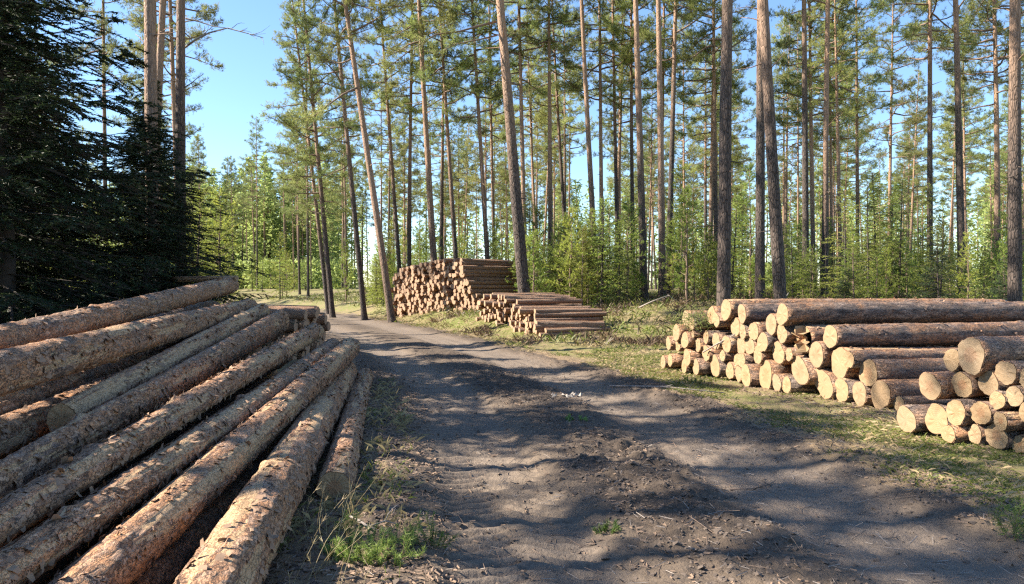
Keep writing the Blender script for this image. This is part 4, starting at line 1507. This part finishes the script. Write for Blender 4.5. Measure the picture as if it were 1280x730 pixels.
scatter_blades('grass', 'short green grass and moss on the right verge', 40000, (1.5, 11), (3.6, 19), verge(-0.12, 201), (0.025, 0.080), (0.0025, 0.005), (0.65, 0.35), 'grass', 1, 5, 0.045)
scatter_blades('dry_grass', 'dry straw-coloured grass on the right verge', 11000, (1.5, 11), (3.6, 19), verge(-0.25, 203), (0.04, 0.13), (0.002, 0.005), (0.38, 0.25), 'straw', 2, 4, 0.04)
scatter_blades('dry_grass', 'dry grass on the bank before the central stacks', 15000, (-8, 14), (17, 40), verge(-0.05, 207, 2.1), (0.06, 0.20), (0.004, 0.009), (0.6, 0.3), 'straw', 3, 4, 0.08)
scatter_blades('grass', 'green tufts on the bank before the central stacks', 12000, (-8, 14), (17, 40), verge(0.05, 209, 2.3), (0.05, 0.18), (0.004, 0.010), (0.8, 0.3), 'grass', 4, 4, 0.07)
scatter_blades('heather', 'brown heather tufts along the clearing edge', 5500, (-9, 16), (20, 36), verge(0.12, 211, 2.8), (0.10, 0.34), (0.008, 0.018), (1.0, 0.3), 'heather', 5, 8, 0.09, 'heather')
scatter_blades('grass', 'sparse grass between the left pile and the road', 1500, (-3.4, -0.2), (3.4, 13), verge_left(0.12, 213), (0.03, 0.12), (0.002, 0.005), (0.8, 0.4), 'grass', 6, 4, 0.03)
scatter_blades('dry_grass', 'dry stalks along the foot of the left pile', 2400, (-3.4, -0.3), (3.2, 13), verge_left(0.05, 215), (0.06, 0.20), (0.0018, 0.004), (0.55, 0.4), 'straw', 7, 3, 0.03)


def floor_keep(x, y, r):
    s = np.abs(x - road_x(y))
    return (s > 4.0) & (fbm(x * 0.3, y * 0.3, seed=301, octv=2) > -0.2) & (np.abs(x) < 0.8 * y)


scatter_blades('undergrowth', 'low green undergrowth on the forest floor', 12000, (-45, 50), (20, 70), floor_keep, (0.12, 0.42), (0.02, 0.05), (0.9, 0.35), 'grass', 8, 4, 0.16, 'undergrowth')
scatter_blades('undergrowth', 'brown bilberry and heather on the forest floor', 8000, (-45, 50), (20, 70), floor_keep, (0.12, 0.38), (0.02, 0.05), (0.9, 0.35), 'heather', 9, 4, 0.16, 'undergrowth')


def litter(name, label, n, xr, yr, keep, size, mat_, seed, twig=False):
    r = np.random.default_rng(seed)
    x, y = r.uniform(*xr, n), yr[0] + (yr[1] - yr[0]) * r.uniform(0, 1, n) ** 1.5
    k = keep(x, y, r)
    x, y = x[k], y[k]
    m = len(x)
    z = zs(x, y)
    a = r.uniform(0, 6.28, m)
    el = r.normal(0, 0.25, m)
    d = np.stack([np.cos(a) * np.cos(el), np.sin(a) * np.cos(el), np.sin(el)], -1)
    s = np.stack([-np.sin(a), np.cos(a), r.normal(0, 0.35, m)], -1)
    ln = r.uniform(*size, m) * (1 if not twig else 1)
    wd = ln * (r.uniform(0.18, 0.55, m) if not twig else 0) + (0.004 if twig else 0) * r.uniform(0.6, 1.5, m)
    c = np.stack([x, y, z + 0.006 + (0.004 if twig else 0.004)], -1)
    up = np.array([0, 0, 1.0]) * (np.minimum(wd * 0.5, 0.006))[:, None]
    A = c - d * ln[:, None] * 0.5
    B = c + d * ln[:, None] * 0.5
    sw = s * wd[:, None] * 0.5
    V = np.stack([A - sw, A + sw, B + sw * 0.6, B - sw * 0.7, A + up, B + up], 1).reshape(-1, 3)
    i = np.arange(m)[:, None] * 6
    T = np.concatenate([i + [0, 3, 5], i + [0, 5, 4], i + [1, 4, 5], i + [1, 5, 2]])
    o = ob(name, mk_mesh(name, V, T, M[mat_], flat=True))
    tag(o, label, 'litter', kind='stuff')


def kr_left(x, y, r):
    s = x - road_x(y)
    return (s < -1.5) & (x > -0.15 * y - 1.2) | (r.uniform(size=len(x)) < 0.10) & (np.abs(s) < 2.6)


def kr_mid(x, y, r):
    s = x - road_x(y)
    c = ground_fields(x, y)[4]
    return (np.abs(s) < 3.4) & (r.uniform(size=len(x)) < 0.12 + 0.8 * c)


litter('bark_litter', 'bark chips strewn beside the left pile', 22000, (-3.4, 1.0), (3.0, 16), kr_left, (0.012, 0.055), 'chip', 31)
litter('bark_litter', 'chips and needles in the churned middle of the road', 15000, (-3, 5.5), (3.2, 18), kr_mid, (0.010, 0.042), 'chip', 32)
litter('bark_litter', 'bark scraps scattered over the right verge', 9000, (1.8, 9), (4.0, 18), lambda x, y, r: (x - road_x(y) > 2.0) & (fbm(x * 0.9, y * 0.9, seed=401, octv=2) > 0.0), (0.012, 0.045), 'twig', 35)
litter('bark_litter', 'shed bark lying along the foot of the right pile', 9000, (1.5, 6.5), (6.5, 16), lambda x, y, r: np.abs(x - (4.55 - 0.385 * (y - 10.4)) + 0.35) < 0.55 * r.uniform(0, 1, len(x)) ** 0.6 + 0.1, (0.015, 0.075), 'chip', 36)
litter('twig_litter', 'thin twigs scattered over the road and verges', 5200, (-4, 9), (3.2, 18), lambda x, y, r: r.uniform(size=len(x)) < 0.9, (0.04, 0.22), 'twig', 33, True)
litter('twig_litter', 'pale straws and splinters over the road and verges', 3600, (-3, 9), (3.2, 16), lambda x, y, r: r.uniform(size=len(x)) < 0.9, (0.03, 0.12), 'dead', 34, True)


# crumbs of soil thrown up by the wheels
def clods(name, label, n, seed):
    r = np.random.default_rng(seed)
    y = 3.2 + 11 * r.uniform(0, 1, n) ** 1.6
    x = road_x(y) + r.uniform(-3.0, 3.0, n)
    ch = ground_fields(x, y)[4]
    k = r.uniform(size=n) < 0.05 + 1.1 * ch ** 1.5
    x, y = x[k], y[k]
    z = zs(x, y)
    m = len(x)
    sz = 0.006 + 0.024 * r.uniform(0, 1, m) ** 3.0
    O = np.array([[1, 0, 0], [-.5, .87, 0], [-.5, -.87, 0], [.3, .5, .8], [-.9, 0, .7], [.4, -.6, .75]])
    T0 = np.array([[0, 1, 3], [1, 4, 3], [1, 2, 4], [2, 5, 4], [2, 0, 5], [0, 3, 5], [3, 4, 5]])
    a = r.uniform(0, 6.28, m)
    V = O[None] * (1 + 0.35 * r.normal(size=(m, 6, 3))) * sz[:, None, None]
    V[:, :, 2] *= 0.8
    ca, sa = np.cos(a)[:, None], np.sin(a)[:, None]
    V = np.stack([V[:, :, 0] * ca - V[:, :, 1] * sa, V[:, :, 0] * sa + V[:, :, 1] * ca, V[:, :, 2] - sz[:, None] * 0.2], -1)
    V += np.stack([x, y, z], -1)[:, None]
    T = (np.arange(m)[:, None, None] * 6 + T0[None]).reshape(-1, 3)
    tag(ob(name, mk_mesh(name, V.reshape(-1, 3), T, M['clod'], flat=True)), label, 'soil', kind='stuff')


clods('soil_crumbs', 'dark crumbs of soil thrown up between the tyre tracks', 30000, 71)

# ------------------------------------------------------------------ small plants and odds and ends
def shoots(name, label, base, n, spread, hgt, mat_, seed, cat='plant', lean=0.5, blade=(0.022, 0.045), bw=(0.0025, 0.005), per=70):
    r = np.random.default_rng(seed)
    st, nd = MB(), MB()
    bx, by = base
    for k in range(n):
        a = r.uniform(0, 6.28)
        rad = spread * math.sqrt(r.uniform(0, 1))
        p = np.array([bx + math.cos(a) * rad * 1.3, by + math.sin(a) * rad * 0.8, 0])
        p[2] = zs(p[0], p[1])[0] - 0.01
        L = hgt * r.uniform(0.5, 1.1)
        d = unit(np.array([math.cos(a) * lean * r.uniform(0.2, 1.2), math.sin(a) * lean * r.uniform(0.2, 1.2), 1.0]))
        pts = curve_pts(p, d, L, 5, r, wob=0.12)
        st.add(*tube(pts, np.linspace(0.0035, 0.0015, 6), 4))
        u = r.uniform(0.15, 1, per) * 4.999
        i = u.astype(int)
        bp = pts[i] + (pts[i + 1] - pts[i]) * (u - i)[:, None]
        dd = unit((pts[i + 1] - pts[i]) / (L / 5) * 0.55 + r.normal(0, 0.6, (per, 3)))
        nd.add(*blades(bp, dd, r.uniform(*blade, per), r.uniform(*bw, per), r))
    root = ob(name, None)
    root.location = (bx, by, float(zs(bx, by)[0]))
    bpy.context.view_layer.update()
    for nm, me in (('stem', st.mesh('stem', [M['twig']])), ('foliage', nd.mesh('foliage', [M[mat_]], flat=True))):
        c = ob(nm, me, root)
        c.matrix_parent_inverse = root.matrix_world.inverted()
    tag(root, label, cat)


shoots('heath_plant', 'bright green feathery clump in front of the single log', (-0.80, 4.45), 80, 0.20, 0.14, 'heath', 1, lean=0.9)
shoots('heath_plant', 'small green sprig at the edge of the tyre track', (-0.50, 4.62), 16, 0.07, 0.20, 'heath', 2)
shoots('heath_plant', 'pale green sprig beside the torn bark of the thick log', (-1.02, 4.75), 8, 0.05, 0.17, 'heath', 3)
shoots('pine_seedling', 'yellow-green pine seedling at the lower right edge', (3.10, 4.75), 9, 0.06, 0.26, 'heath', 4, blade=(0.04, 0.07))
shoots('spruce_seedling', 'tiny spruce seedling on the sunny right verge', (3.05, 8.55), 7, 0.04, 0.24, 'young_dark', 5)
shoots('heath_plant', 'green tuft at the verge left of the right pile', (2.95, 12.4), 16, 0.14, 0.16, 'heath', 6)
shoots('heath_plant', 'small weed in the middle of the road', (0.62, 4.95), 9, 0.05, 0.07, 'heath', 7)
shoots('heath_plant', 'green tuft on the road crown', (0.75, 9.0), 10, 0.10, 0.06, 'heath', 8)


def stalks(label, base, n, h, seed):
    r = np.random.default_rng(seed)
    mb = MB()
    for k in range(n):
        p = np.array([base[0] + r.normal(0, 0.16), base[1] + r.normal(0, 0.35), 0.0])
        p[2] = zs(p[0], p[1])[0] - 0.01
        d = unit(np.array([r.normal(0.25, 0.35), r.normal(0, 0.35), 1.0]))
        pts = curve_pts(p, d, h * r.uniform(0.4, 1.1), 6, r, wob=0.07, droop=0.03)
        mb.add(*tube(pts, np.linspace(0.0022, 0.0008, 7), 3))
        m = 5
        mb.add(*blades(np.repeat(pts[-2:-1], m, 0), unit(unit(pts[-1] - pts[-2]) + r.normal(0, 0.35, (m, 3))), 0.05, 0.003, r))
    tag(ob('dry_stalks', mb.mesh('dry_stalks', [M['straw']])), label, 'grass', kind='stuff')


stalks('tall dry grass stalks between the thick log and the single log', (-1.22, 4.7), 14, 0.5, 3)
stalks('tall dry grass stalks at the bottom edge beside the thick log', (-0.98, 4.15), 16, 0.42, 4)


def stick(label, path, r0, seed, m='dead', twigs=3):
    r = np.random.default_rng(seed)
    mb = MB()
    P = np.array([[x, y, zs(x, y)[0] + h] for x, y, h in path])
    mb.add(*tube(P, np.linspace(r0, r0 * 0.4, len(P)), 6))
    for k in range(twigs):
        i = r.integers(1, len(P) - 1)
        mb.add(*tube(curve_pts(P[i], unit(P[i] - P[i - 1] + r.normal(0, 0.4, 3) * [1, 1, 0.4]), r.uniform(0.06, 0.18), 3, r, wob=0.2), np.linspace(r0 * 0.5, r0 * 0.2, 4), 4))
    tag(ob('fallen_branch', mb.mesh('fallen_branch', [M[m]])), label, 'branch')


stick('pale crooked twig lying behind the green clump', [(-1.06, 4.98, .03), (-0.98, 4.92, .05), (-0.90, 4.80, .06), (-0.80, 4.84, .045), (-0.74, 4.95, .03)], 0.008, 1)
stick('thin stick lying across the right wheel track', [(1.75, 6.15, .012), (1.95, 6.2, .012), (2.12, 6.32, .015), (2.2, 6.4, .02)], 0.008, 2, 'twig')
stick('long thin pole on the verge along the track edge', [(1.55, 12.2, .03), (2.3, 11.6, .04), (3.1, 11.2, .04)], 0.016, 3)
stick('dead branch poking out of the log ends on the right pile', [(3.35, 13.45, .45), (3.55, 13.2, .62), (3.75, 12.8, .80), (3.85, 12.4, .92)], 0.014, 4)
stick('grey dead branch lying before the dark twin pines', [(4.6, 27.8, .1), (5.0, 27.5, .35), (5.6, 27.6, .5), (6.1, 28, .2)], 0.03, 5)
stick('fallen branch propped between the pines behind the right pile', [(7.3, 22.6, .05), (7.7, 22.4, .6), (8.1, 22.5, 1.2)], 0.03, 6)

mb = MB()
rq = np.random.default_rng(8)
c = np.array([0.80, 10.9, float(zs(0.80, 10.9)[0])])
for k in range(9):
    p = c + np.array([rq.normal(0, 0.12), rq.normal(0, 0.06), 0.02])
    q = unit(rq.normal(0, 1, 3) * [1, 1, 0.3])
    e = unit(np.cross(q, [0, 0, 1.0]))
    s, w = rq.uniform(0.03, 0.08), rq.uniform(0.010, 0.025)
    mb.add([p - q * s - e * w, p + q * s - e * w * 0.7, p + q * s * 0.8 + e * w, p - q * s * 0.9 + e * w, p + [0, 0, 0.035]], [[0, 1, 4], [1, 2, 4], [2, 3, 4], [3, 0, 4]])
tag(ob('wood_splinters', mb.mesh('wood_splinters', [M['pale']], flat=True)), 'small heap of pale splinters on the road', 'splinters', kind='stuff')

# moss and sprigs on the log end of the right pile
i = 9
P0, ud, AXD = FRONT[1]
p2 = P0 + ud * rows[i, 0] + AXD * 0.35
mb = MB()
r = np.random.default_rng(4)
n = 900
u = r.normal(0, 0.16, n)
bp = np.stack([p2[0] + ud[0] * (u + 0.12) + AXD[0] * r.normal(-0.35, 0.16, n), p2[1] + ud[1] * (u + 0.12) + AXD[1] * r.normal(-0.35, 0.16, n), rows[i, 1] + 0.08 + r.normal(0, 0.10, n)], -1)
mb.add(*blades(bp, unit(r.normal(0, 1, (n, 3)) + [0, 0, -0.2]), r.uniform(0.04, 0.09, n), 0.012, r))
tag(ob('pine_sprig', mb.mesh('pine_sprig', [M['pine']], flat=True)), 'broken green pine sprig hanging on the left top of the right pile', 'sprig')
